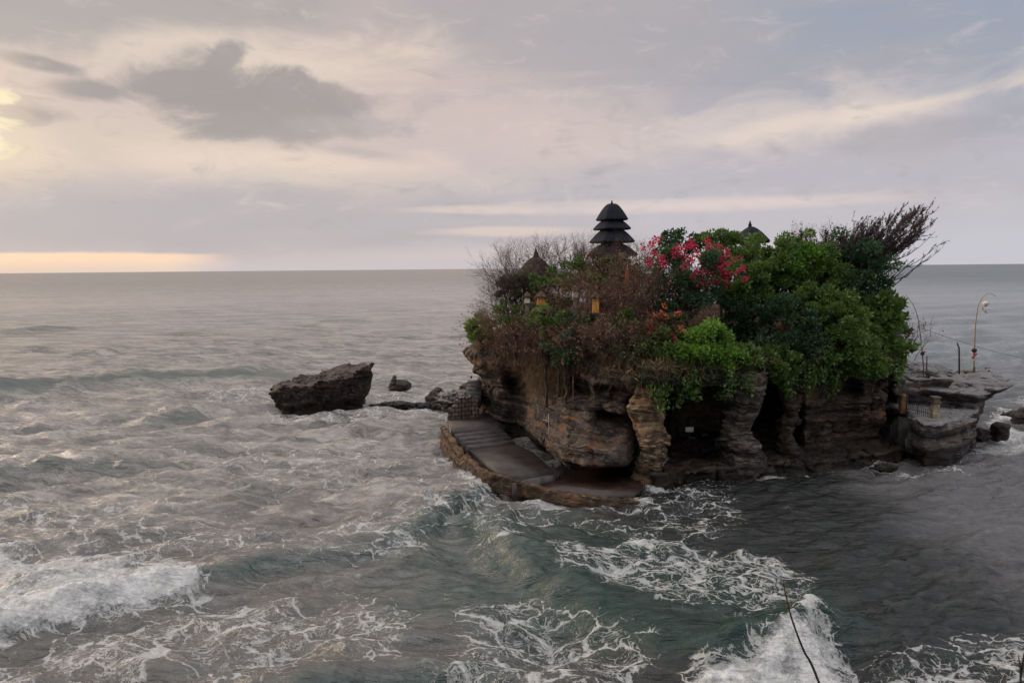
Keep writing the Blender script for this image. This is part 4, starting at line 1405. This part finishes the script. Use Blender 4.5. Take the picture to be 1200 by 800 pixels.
L = {
    'dark': leaf_material('dark_leaves', (0.018, 0.039, 0.023), (0.034, 0.078, 0.034), (0.072, 0.137, 0.046)),
    'mid': leaf_material('green_leaves', (0.040, 0.076, 0.024), (0.098, 0.180, 0.038), (0.22, 0.32, 0.075)),
    'bright': leaf_material('bright_green_leaves', (0.061, 0.135, 0.024), (0.135, 0.284, 0.038), (0.27, 0.446, 0.074)),
    'olive': leaf_material('olive_leaves', (0.046, 0.052, 0.026), (0.098, 0.104, 0.046), (0.169, 0.163, 0.072)),
    'blue': leaf_material('blue_green_leaves', (0.020, 0.046, 0.024), (0.044, 0.105, 0.044), (0.090, 0.185, 0.070)),
    'dry': leaf_material('dry_leaves', (0.072, 0.039, 0.031), (0.156, 0.088, 0.06), (0.299, 0.195, 0.124)),
    'flower': leaf_material('magenta_flowers', (0.34, 0.012, 0.050), (0.54, 0.026, 0.090), (0.72, 0.08, 0.17), 0.4),
    'coral': leaf_material('coral_flowers', (0.42, 0.06, 0.05), (0.62, 0.11, 0.08), (0.75, 0.22, 0.13), 0.4),
    'grass': leaf_material('dry_grass', (0.065, 0.039, 0.029), (0.156, 0.098, 0.055), (0.299, 0.208, 0.111), 0.3),
    'feather': leaf_material('purple_brown_needles', (0.048, 0.032, 0.042), (0.099, 0.064, 0.074), (0.152, 0.12, 0.096), 0.25),
}
M['bark'] = mat('bark', (0.075, 0.055, 0.045), 0.9, (0.035, 0.026, 0.024), 3, 0.03)
M['twig'] = mat('bare_twigs', (0.075, 0.045, 0.038), 0.85, (0.04, 0.025, 0.023), 2)
M['twig_red'] = mat('reddish_dry_twigs', (0.155, 0.078, 0.056), 0.85, (0.075, 0.040, 0.034), 1)
M['twig_dark'] = mat('dark_twigs', (0.040, 0.028, 0.032), 0.85, (0.022, 0.017, 0.020), 2)
PR = np.random.default_rng(21)


def unit(v):
    return v / np.maximum(np.linalg.norm(v, axis=1, keepdims=True), 1e-9)


def leaves_at(P, D, length, width, bend=0.15):
    """one bent diamond leaf per point P pointing along D."""
    n = len(P)
    D = unit(D)
    S = unit(np.cross(D, PR.normal(size=(n, 3))))
    N = np.cross(D, S)
    l = (length * PR.uniform(0.45, 1.6, n))[:, None]
    wd = (width * PR.uniform(0.5, 1.5, n))[:, None]
    b = (bend * PR.uniform(0.3, 1.5, n))[:, None] * l
    V = np.stack([P, P + D * l * .45 + S * wd + N * b, P + D * l, P + D * l * .45 - S * wd + N * b], 1).reshape(-1, 3)
    return V, np.arange(4 * n).reshape(n, 4)


def clump_leaves(C, rad, n, length, width, up=0.25, flat=0.75, out_c=None):
    """n leaves spread through a clump at C; denser near its surface."""
    d = unit(PR.normal(size=(n, 3)))
    r = rad * PR.uniform(0.15, 1.0, n) ** 0.55
    P = C + d * r[:, None] * np.array([1, 1, flat])
    D = d + PR.normal(size=(n, 3)) * 0.7 + np.array([0, 0, up])
    if out_c is not None:
        D = D + 0.6 * unit(P - out_c)
    return leaves_at(P, D, length, width)


def segs_mesh(S, n=4):
    """S: rows p0(3) p1(3) r0 r1 -> prisms without caps."""
    S = np.asarray(S)
    a, b = S[:, 0:3], S[:, 3:6]
    t = unit(b - a)
    u = unit(np.cross(t, np.array([0.31, 0.9, 0.27])))
    v = np.cross(t, u)
    rings = []
    for k in range(n):
        q = 2 * math.pi * k / n
        o = u * math.cos(q) + v * math.sin(q)
        rings.append(a + o * S[:, 6:7])
    for k in range(n):
        q = 2 * math.pi * k / n
        o = u * math.cos(q) + v * math.sin(q)
        rings.append(b + o * S[:, 7:8])
    V = np.stack(rings, 1).reshape(-1, 3)
    m = np.arange(len(S))[:, None] * 2 * n
    F_ = []
    for k in range(n):
        k2 = (k + 1) % n
        F_.append(np.concatenate([m + k, m + k2, m + n + k2, m + n + k], 1))
    return V, np.concatenate(F_)


def limb(p0, p1, r0, r1, n=6, sag=0.3, jit=0.12):
    p0, p1 = np.array(p0, float), np.array(p1, float)
    L_ = np.linalg.norm(p1 - p0)
    pts = [p0 + (p1 - p0) * (i / n) + np.array([0, 0, sag * L_ * math.sin(math.pi * i / n) * .3]) + (PR.normal(size=3) * jit * L_ * .3 if 0 < i < n else 0) for i in range(n + 1)]
    return [np.concatenate([pts[i], pts[i + 1], [r0 + (r1 - r0) * i / n, r0 + (r1 - r0) * (i + 1) / n]]) for i in range(n)], pts


def ground_z(x, y):
    i = np.argsort((CLIFF_V[:, 0] - x) ** 2 + (CLIFF_V[:, 1] - y) ** 2)[:60]
    return float(CLIFF_V[i, 2].max())


def tree(name, label, px, py, rx, ry, Y, leaf, clumps=46, per=185, ll=0.25, lw=0.085, group=None, cat='tree', dy=None, root=None, droop=0.0,
         flowers=None, flat=0.75, crad=0.22, bark='bark', seed=0, up=0.25):
    global PR
    PR = np.random.default_rng(1000 + seed)
    k = Y / F
    C = np.array(at(px, py, Y)); Rr = np.array([rx * k, (dy or 0.75 * rx * k), ry * k])
    rt = np.array(root if root is not None else (C[0], C[1] + 0.5, 0))
    rt[2] = ground_z(rt[0], rt[1]) - 0.15
    o = empty(name, tuple(rt)); tag(o, label, cat, group)
    d = unit(PR.normal(size=(clumps * 3, 3)))
    d[:, 1] -= 0.25                                     # a little denser on the light, seaward side
    d = unit(d)
    rr = PR.uniform(0.45, 1.0, len(d)) ** 0.6
    ctr = C + d * rr[:, None] * Rr * (0.86 + 0.22 * PR.normal(size=(len(d), 1)) * 0.6)
    ctr = ctr[:clumps]
    if droop:
        ctr[:, 2] -= droop * np.abs(ctr[:, 0] - C[0]) ** 1.3
    VV, FF, nv = [], [], 0
    for c in ctr:
        cr = crad * float(Rr.mean()) * PR.uniform(0.6, 1.5)
        v, f = clump_leaves(c, cr, int(per * PR.uniform(0.6, 1.4)), ll, lw, up, flat, C)
        VV.append(v); FF.append(f + nv); nv += len(v)
    S = []
    fork = rt + (C - rt) * 0.45
    sg, _ = limb(rt, fork, 0.05 * Rr.mean() + 0.06, 0.035 * Rr.mean() + 0.05, 5)
    S += sg
    for c in ctr:
        sg, _ = limb(fork + PR.normal(size=3) * 0.1, c, 0.02 * Rr.mean() + 0.02, 0.012, 5, 0.25)
        S += sg
    v, f = segs_mesh(S, 5)
    mesh_np('trunk' if cat == 'tree' else 'stem', v, f, M[bark], o, True)
    mesh_np('crown' if cat == 'tree' else 'foliage', np.concatenate(VV), np.concatenate(FF), L[leaf], o)
    if flowers:
        fm_, spots, n, fl = flowers
        VV, FF, nv = [], [], 0
        for (fx, fy, fr) in spots:
            c = np.array(at(fx, fy, Y)) + np.array([0, -0.35 * Rr[1] - 0.4 + PR.normal() * 0.5, 0])
            for _ in range(4):
                c2 = c + PR.normal(size=3) * fr * 0.85
                v, f = clump_leaves(c2, fr * 0.55, n // 4, fl * 0.8, fl * 0.36, 0.2, 0.8)
                VV.append(v); FF.append(f + nv); nv += len(v)
        mesh_np('blossoms', np.concatenate(VV), np.concatenate(FF), L[fm_], o)
    return o


def bare_shrub(name, label, px, py0, h_px, w_px, Y, m, stems=9, levels=4, lean=0.0, r0=0.05, leafy=None, nl=0, group=None, kids=3, seed=0, ll=0.16, droop=0.0):
    """leafless twiggy shrub: py0 is where its stems start."""
    global PR
    PR = np.random.default_rng(3000 + seed)
    k = Y / F
    c = np.array(at(px, py0, Y)); Hh = h_px * k; Ww = w_px * k
    z = ground_z(c[0], c[1]) - 0.1
    rt = np.array([c[0], c[1], min(z, c[2])])
    S, tips = [], []

    def grow(p, d, ln, r, lv):
        nseg = 3
        for i in range(nseg):
            d = unit((d + PR.normal(size=3) * 0.16 + np.array([lean * 0.05, 0, 0.05 - droop * 0.14]))[None])[0]
            q = p + d * ln / nseg
            S.append(np.concatenate([p, q, [r, r * 0.90]]))
            r *= 0.90
            p = q
            if lv > 0 and i > 0:
                for _ in range(kids if i == 2 else 1):
                    dd = unit((d + PR.normal(size=3) * 0.42)[None])[0]
                    grow(p, dd, ln * PR.uniform(0.5, 0.78), r * 0.70, lv - 1)
        if lv <= 1: tips.append((p, d))
    for s in range(stems):
        a = PR.uniform(-1, 1)
        d = unit(np.array([[a * 0.75 * Ww / max(Hh, .1) + lean * .4, PR.uniform(-.45, .35), 1.0]]))[0]
        st = rt + np.array([a * Ww * 0.22, PR.normal() * 0.5, 0])
        if st[2] < c[2] - 0.3: st[2] = c[2] - 0.3
        grow(st, d, Hh * PR.uniform(0.34, 0.5), r0 * PR.uniform(0.7, 1.2), levels - 1)
    # a short root stock down to the ground
    if c[2] - 0.3 > rt[2]:
        S.append(np.concatenate([rt, [rt[0], rt[1], c[2]], [r0 * 2.2, r0 * 1.8]]))
    o = empty(name, tuple(rt)); tag(o, label, 'shrub', group)
    v, f = segs_mesh(S, 3)
    mesh_np('branches', v, f, m, o)
    if leafy and nl:
        i = PR.integers(0, len(S), nl)
        SS = np.array(S)[i]
        u = PR.random((nl, 1))
        P = SS[:, :3] * (1 - u) + SS[:, 3:6] * u + PR.normal(size=(nl, 3)) * 0.06
        v, f = leaves_at(P, PR.normal(size=(nl, 3)) + np.array([0, 0, .3]), ll, ll * .34)
        mesh_np('leaves', v, f, L[leafy], o)
    return o


T = tree
# --- green trees of the right half
T('tree', 'bushy green tree making the skyline just left of the small dark shrine roof', 848, 294, 44, 27, 70, 'mid', 44, 185, seed=1)
T('tree', 'bright-topped green tree right below the small dark shrine roof', 905, 308, 50, 42, 67, 'mid', 54, 185, seed=2)
T('tree', 'mid-green tree in the middle of the thicket under the pinkish dry bush', 955, 322, 50, 46, 66.5, 'mid', 56, 185, seed=3)
T('tree', 'dark blue-green tree at the foot of the wind-swept tree', 1003, 328, 46, 52, 66.5, 'blue', 54, 185, seed=4)
T('tree', 'dark shady tree in the hollow right of the magenta flowers', 873, 372, 38, 48, 64.5, 'dark', 48, 185, seed=5)  # dark leaf colour stands in for the shade of the hollow
T('tree', 'dark green tree overhanging the middle of the cave mouth', 925, 388, 46, 50, 61.0, 'dark', 54, 185, seed=6)
T('tree', 'green tree leaning out over the reddish alcove wall', 985, 392, 46, 46, 62.0, 'mid', 52, 185, seed=7, root=(27.5, 63.5, 0))
T('tree', 'large-leaved green tree at the right edge of the plateau above the terrace', 1034, 385, 30, 55, 64.5, 'mid', 46, 75, 0.44, 0.18, seed=8, root=(31.5, 66, 0))
T('bush', 'small dark bush with sparse leaves at the right corner, beside the brown bamboo pole', 1056, 398, 17, 22, 67, 'olive', 16, 55, 0.26, 0.09, cat='bush', seed=9, root=(34, 68.5, 0))
T('tree', 'tree of dense dark leaves directly under the magenta flowers', 790, 345, 54, 38, 64.5, 'blue', 54, 185, seed=10)
T('tree', 'slim-leaved tree with knobbly tufts on the skyline right of the pagoda', 792, 285, 26, 20, 71, 'dark', 24, 80, 0.26, 0.08, seed=11)
T('bush', 'bright green leafy bush cascading over the cave roof above the ochre column', 828, 410, 40, 36, 56.6, 'bright', 60, 170, 0.23, 0.09, cat='bush', seed=12, root=(16.0, 58.5, 0), droop=0.05)
T('bush', 'dull green bush left of the bright cascading one', 783, 408, 36, 26, 58.0, 'mid', 34, 110, 0.26, 0.09, cat='bush', seed=13)
T('tree', 'leafy green tree filling the middle between the shady hollow and the alcove', 952, 362, 44, 34, 63.5, 'mid', 46, 185, seed=61)
T('tree', 'fresh green tree right of the magenta flowers, under the skyline', 884, 335, 40, 34, 65.5, 'mid', 44, 185, seed=62)
T('tree', 'light green treetop in front of the pinkish dry bush', 935, 305, 44, 22, 66, 'bright', 30, 170, seed=63)  # bright leaf colour stands in for the highlight along the treetops
T('bush', 'green bush hanging at the lip between the ochre and the ringed columns', 862, 420, 36, 26, 57.6, 'mid', 32, 170, cat='bush', seed=64)
T('bush', 'dark green bush on the lip above the thin dark column', 905, 425, 34, 26, 59.2, 'mid', 32, 170, cat='bush', seed=65)
T('bush', 'green bush on the lip above the right end of the alcove', 1010, 424, 36, 22, 61.6, 'mid', 30, 170, cat='bush', seed=66)
# --- flowering bougainvilleas
T('bougainvillea', 'large bougainvillea covered in magenta flowers right of the pagoda', 806, 312, 48, 34, 64.0, 'blue', 26, 90, 0.26, 0.09, cat='bush', seed=14,
  flowers=('flower', [(757, 297, .42), (768, 288, .5), (778, 300, .6), (764, 312, .45), (790, 291, .55), (803, 288, .5), (800, 303, .7), (814, 298, .6), (826, 308, .75), (838, 312, .7),
                      (850, 315, .6), (846, 326, .65), (832, 325, .55), (812, 322, .45), (766, 326, .4), (816, 334, .35), (858, 322, .4), (843, 302, .4)], 96, 0.24))
T('bougainvillea', 'smaller coral-pink bougainvillea halfway down the front of the thicket', 782, 383, 26, 20, 58.8, 'olive', 14, 70, 0.24, 0.08, cat='bush', seed=15,
  flowers=('coral', [(768, 376, .4), (780, 372, .45), (790, 378, .45), (784, 388, .4), (772, 390, .3), (797, 386, .3), (762, 384, .25)], 72, 0.22))
# --- small green bushes in the dry left half
for i, (lab, px, py, rx, ry, Y, lf, cl) in enumerate([
        ('low green bush under the brown shrine roof, behind the yellow-clothed shrine', 648, 338, 30, 26, 69, 'mid', 26),
        ('green bush between the brown shrine roof and the pagoda', 676, 322, 26, 22, 71, 'mid', 22),
        ('small green bush in front of the yellow-clothed shrine', 640, 372, 32, 13, 63.0, 'mid', 22),
        ('dark green bush low on the front, above the dry hanging grass', 664, 408, 30, 22, 60.2, 'blue', 24),
        ('yellow-green leafy clump on the left corner of the cliff top', 563, 386, 21, 17, 72.6, 'bright', 34),
        ('green bush left of the pale-clothed shrine', 604, 368, 28, 20, 67.5, 'mid', 24),
        ('grey-green bush in front of the pagoda roofs', 722, 318, 32, 20, 69, 'olive', 24),
        ('leafy green bush in the middle of the dry slope', 655, 385, 26, 16, 62.2, 'mid', 20),
        ('green bush left of the coral flowers, among dry twigs', 735, 380, 24, 18, 60.5, 'mid', 20),
        ('green tuft on the brown slope under the pagoda', 706, 330, 18, 12, 66, 'mid', 10),
        ('shadowy bush between the two slopes of dry brown shrubs', 688, 385, 30, 26, 61, 'dark', 24),
        ('green bush on the cliff lip just left of the coral flowers', 745, 412, 32, 20, 57.6, 'olive', 24)]):
    T('bush', lab, px, py, rx, ry, Y, lf, cl, 95, 0.25, 0.085, cat='bush', seed=30 + i)
T('bush', 'brownish bush hiding the lower roofs of the pagoda', 705, 312, 30, 18, 71, 'dry', 30, 120, 0.2, 0.05, cat='bush', seed=71)
T('bush', 'olive bush below the left eave of the brown shrine roof', 606, 336, 24, 16, 70, 'olive', 22, 110, 0.22, 0.07, cat='bush', seed=72)
T('bush', 'brown leafy bush in front of the lowest pagoda roof, right side', 748, 316, 28, 18, 69, 'dry', 26, 120, 0.2, 0.05, cat='bush', seed=73)
# --- dry and bare shrubs
G1, G2 = 'bare shrubs on the left of the plateau', 'dry reddish-brown shrubs on the front slope'
B = bare_shrub
B('bare_shrub', 'wide leafless shrub at the far left corner, standing out against the sea', 606, 388, 88, 36, 71, M['twig'], 12, 5, .05, .055, 'olive', 60, G1, seed=1)
B('bare_shrub', 'dark dense leafless shrub in front of the wide bare one, at the left corner', 592, 392, 80, 28, 70, M['twig_dark'], 10, 5, .05, .05, 'dry', 200, G1, seed=9)
B('bare_shrub', 'leafless shrub just left of the brown shrine roof', 611, 352, 68, 44, 73, M['twig'], 9, 5, 0, .05, None, 0, G1, seed=2)
B('bare_shrub', 'leafless shrub with tall fine twigs right of the brown shrine roof', 655, 338, 66, 52, 72.5, M['twig'], 11, 5, 0, .05, 'olive', 60, G1, seed=3)
B('bare_shrub', 'leafless shrub touching the left side of the pagoda', 689, 335, 60, 50, 73.5, M['twig'], 10, 5, 0, .05, None, 0, G1, seed=4)
B('bare_shrub', 'thin bare shrub in front of the right side of the pagoda roofs', 752, 330, 56, 44, 72, M['twig'], 9, 5, 0, .045, 'olive', 60, G1, seed=5)
for i, (lab, px, py0, h_, w_, Y) in enumerate([
        ('dry reddish shrub spilling over the rim at the left, below the wide bare shrub', 605, 428, 76, 60, 67.5),
        ('dry reddish shrub in the middle left, above the hanging grass', 640, 424, 70, 66, 64),
        ('dry brown shrub below the green bush at the centre of the slope', 672, 432, 60, 66, 60.5),
        ('dense dry shrub around the tall yellow-clothed shrine', 708, 405, 84, 80, 62.0),
        ('dense rust-brown shrub directly under the pagoda', 740, 398, 96, 70, 63.0),
        ('dry shrub on the lip left of the coral flowers', 728, 432, 64, 80, 58.5),
        ('dry brown brushwood covering the slope beneath the pagoda', 690, 372, 62, 80, 66.5)]):
    B('dry_shrub', lab, px, py0, h_, w_, Y, M['twig_red'], 15, 5, 0, .04, 'dry', 1500, G2, 3, 20 + i)
B('dry_shrub', 'pinkish dry bush on the skyline left of the wind-swept tree', 958, 318, 56, 62, 69, M['twig_red'], 12, 5, .2, .04, 'dry', 900, None, 3, 41)
B('dry_shrub', 'pinkish leafless brush at the right corner above the terrace', 1062, 418, 54, 46, 68.5, M['twig_red'], 9, 4, .3, .03, 'dry', 220, None, 3, 42)


# --- the wind-swept tree
PR = np.random.default_rng(77)
rt = np.array(at(985, 385, 67.5)); rt[2] = ground_z(rt[0], rt[1]) - .2
o = empty('windswept_tree', tuple(rt))
tag(o, 'wind-swept feathery tree leaning right over the sea at the top right of the island', 'tree')
S, nd = [], []
fork = np.array(at(990, 345, 67.5))
S += limb(rt, fork, .28, .2, 6, 0.0)[0]
tips = []
for j in range(120):
    u, vv = j / 119, PR.random()
    ax_, ay_ = 940 + 150 * u ** 0.8, 278 - 36 * u ** 0.9          # upper outline of the fan
    bx_, by_ = 985 + 105 * u, 322 - 52 * u
    e = vv ** 1.3
    tips.append((ax_ + (bx_ - ax_) * e + PR.normal() * 4, ay_ + (by_ - ay_) * e + PR.normal() * 3, PR.normal() * 1.1, 11, False))
tips += [(1100, 287, -.4, 16, True), (1092, 298, .2, 10, True), (1088, 279, .3, 14, True), (1101, 293, .4, 8, True), (1072, 303, .1, 8, True)]
for tx, ty, dyy, nsub, low in tips:
    tip = np.array(at(tx, ty, 67.5 + dyy))
    st = fork + PR.normal(size=3) * .3 + (np.array([-2.0 + 2.2 * PR.random(), 0, 1.2 * PR.random()]) if not low else 0) + (np.array([0, 0, 0.9]) * PR.random() if not low else 0)
    sg, pts = limb(st, tip, .055 if not low else .09, .012, 9, -0.30 if low else -0.22, .05)
    S += sg
    main = unit((tip - fork)[None])[0]
    for j in range(nsub):
        u = PR.uniform(0.2, 1.0)
        i = min(int(u * 9), 8)
        p = pts[i] + (pts[i + 1] - pts[i]) * (u * 9 - i)
        d = unit((main * .8 + np.array([0.22, 0, 0.34]) + PR.normal(size=3) * .22)[None])[0]
        ln = PR.uniform(0.5, 1.5) * (1 - 0.3 * u)
        r = .016
        for s in range(3):
            q = p + d * ln / 3
            S.append(np.concatenate([p, q, [r, r * .8]])); r *= .8
            if PR.random() < (.9 if not low else .25): nd.append((p, q, d))
            d2 = unit((d + PR.normal(size=3) * .3 + np.array([.05, 0, .15]))[None])[0]
            e = q + d2 * PR.uniform(.25, .55)
            S.append(np.concatenate([q, e, [.012, .007]]))
            if PR.random() < (.9 if not low else .25): nd.append((q, e, d2))
            d = unit((d + PR.normal(size=3) * .12)[None])[0]
            p = q
v, f = segs_mesh(S, 4)
mesh_np('trunk', v, f, M['twig_dark'], o)
Pn, Dn = [], []
for a, b, d in nd:
    n = 5
    u = PR.random((n, 1))
    Pn.append(a + (b - a) * u); Dn.append(d + PR.normal(size=(n, 3)) * .45)
v, f = leaves_at(np.concatenate(Pn), np.concatenate(Dn), .22, .032)
mesh_np('needles', v, f, L['feather'], o)

# --- ground cover on the plateau and dry grass hanging over the rim (nobody could count the blades)
PR = np.random.default_rng(99)
VC = CLIFF_V
uu = 600 + F * VC[:, 0] / VC[:, 1]
cand = VC[(VC[:, 2] > 7.6) & (VC[:, 1] < 80)]
i = PR.integers(0, len(cand), 26000)
P = cand[i] + PR.normal(size=(len(i), 3)) * .06
d = PR.normal(size=(len(i), 3)) * .5 + np.array([0, -.25, .8])
keep = np.ones(len(P), bool)
v, f = leaves_at(P[keep], d[keep], .7, .035, .25)
g = mesh_np('dry_grass', v, f, L['grass'])
tag(g, 'dry brown grass covering the top of the island between the shrubs', 'grass', kind='stuff')
cand = VC[(VC[:, 2] > 7.2) & (VC[:, 1] < 70) & (uu > 740)]
i = PR.integers(0, len(cand), 14000)
P = cand[i] + PR.normal(size=(len(i), 3)) * .12
v, f = leaves_at(P, PR.normal(size=(len(i), 3)) * .8 + np.array([0, -.4, .3]), .28, .10)
tag(mesh_np('creepers', v, f, L['dark'], None), 'low dark green creepers along the rim above the caves', 'creepers', kind='stuff')


def hanging(name, label, lo, hi, zlo, zhi, n, ln, wd, leaf, seg=4):
    """long stems that hang down the rock face from the rim."""
    c = VC[(uu > lo) & (uu < hi) & (VC[:, 2] > zlo) & (VC[:, 2] < zhi) & (VC[:, 1] < 78)]
    P = c[PR.integers(0, len(c), n)] + PR.normal(size=(n, 3)) * .08
    d = np.array([0, -.55, .25]) + PR.normal(size=(n, 3)) * .55
    Vs, Fs, nv = [], [], 0
    l = (ln * PR.uniform(.15, 1.35, n) * (0.65 + 0.8 * fbm(P[:, 0] * .8, P[:, 1] * .8, P[:, 2] * .8, 2)) / seg)[:, None]
    s = unit(np.cross(d, PR.normal(size=(n, 3)))) * wd
    cur = P.copy(); rows = [np.stack([cur - s, cur + s], 1)]
    for k in range(seg):
        d = d + np.array([0, 0, -.5]) + PR.normal(size=(n, 3)) * .28
        cur = cur + unit(d) * l
        w_ = 1 - (k + 1) / seg * .9
        rows.append(np.stack([cur - s * w_, cur + s * w_], 1))
    A = np.stack(rows, 1).reshape(-1, 3)
    b0 = np.arange(n)[:, None] * (2 * (seg + 1))
    F_ = np.concatenate([np.concatenate([b0 + 2 * k, b0 + 2 * k + 1, b0 + 2 * k + 3, b0 + 2 * k + 2], 1) for k in range(seg)])
    return tag(mesh_np(name, A, F_, L[leaf]), label, 'grass', kind='stuff')


hanging('hanging_grass', 'beard of dry brown grass hanging down the cliff left of the caves', 618, 664, 5.2, 8.8, 5200, 2.4, .022, 'grass')
hanging('hanging_grass', 'dry reddish brush hanging over the rim at the left corner', 572, 625, 6.6, 9.0, 3000, 1.6, .022, 'dry')
hanging('hanging_grass', 'thin fringe of dry grass along the rim above the layered bulge', 664, 790, 7.0, 8.8, 3200, .9, .02, 'grass')
cl = VC[(uu > 765) & (uu < 1056) & (VC[:, 2] > 6.8) & (VC[:, 2] < 8.4) & (VC[:, 1] < 70)]
Pn, Dn = [], []
for k in range(150):
    c = cl[PR.integers(0, len(cl))]
    if fbm(np.array([c[0] * .35]), np.array([3.3]), np.array([1.0]), 2)[0] < -0.15: continue
    ln = PR.uniform(.5, 2.3)
    n = int(60 * ln)
    u = PR.random(n)
    Pn.append(c + np.stack([PR.normal(size=n) * (.4 - .25 * u), -.3 + PR.normal(size=n) * .25, .3 - u * ln], 1))
    Dn.append(PR.normal(size=(n, 3)) * .6 + np.array([0, -.4, -.5]))
v, f = leaves_at(np.concatenate(Pn), np.concatenate(Dn), .26, .09)
tag(mesh_np('hanging_creepers', v, f, L['mid']), 'green leafy creepers trailing in ragged strands from the rim over the caves', 'creepers', kind='stuff')

# --- the clifftop under the viewer and the dry stalk growing on it
cz = CAM_H - 1.65
mb = MB(); prism(mb, [(-30, -40), (30, -40), (30, -1), (9, 1.0), (3, 1.75), (1.6, 2.2), (0.2, 1.2), (-8, 0.6), (-30, -1)], -1, cz)
M['soil'] = mat('clifftop_soil', (0.10, 0.08, 0.05), 0.95, (0.05, 0.045, 0.03), 2, .05)
tag(mb.build('cliff_top_ground', M['soil']), kind='structure')
M['stalk'] = mat('dry_stalk', (0.050, 0.030, 0.022), 0.8, (0.03, 0.02, 0.016), 30)
M['bud'] = mat('stalk_buds', (0.30, 0.20, 0.07), 0.8, (0.18, 0.12, 0.05), 40)
Yt = 2.05
pts = curve_pts([Vector((at(985, 830, Yt).x + .1, Yt - .05, cz - .02)), at(960, 800, Yt), at(942, 762, Yt), at(929, 728, Yt), at(923, 706, Yt), at(918, 683, Yt)], 8)
o = empty('dry_stalk', pts[0]); tag(o, 'thin dark dry stalk with yellowish buds in front of the breaking wave', 'plant')
q = MB(); q.tube(pts, [.0042 - .0028 * i / len(pts) for i in range(len(pts))], 6); q.build('stem', M['stalk'], o)
PR = np.random.default_rng(5)
q = MB()
for k in range(12):
    i = len(pts) - 1 - int(k * 1.15)
    c = pts[i]
    s = -1 if k % 2 else 1
    e = c + Vector((s * .005 + .0 * k, 0, .0045))
    q.tube([c, e], .0010, 4); q.lathe(e, [(.0004, .003), (.0017, .001), (.0015, -.001), (.0004, -.0026)], 6)
q.build('buds', M['bud'], o)
Yt = 2.05
o = empty('dry_stalk', Vector((at(1197, 800, Yt).x, Yt, cz - .02))); tag(o, 'forked dark dry twig at the bottom right corner of the picture', 'plant')
r0_ = Vector((at(1197, 800, Yt).x, Yt, cz - .02))
q = MB(); q.tube([r0_, at(1196, 796, Yt), at(1195.5, 780, Yt), at(1193.5, 768, Yt)], [.004, .003, .0022, .0012], 6); q.tube([at(1196, 795, Yt), at(1198, 780, Yt), at(1200.5, 765, Yt)], [.0026, .003, .003], 6)
q.build('stem', M['stalk'], o)
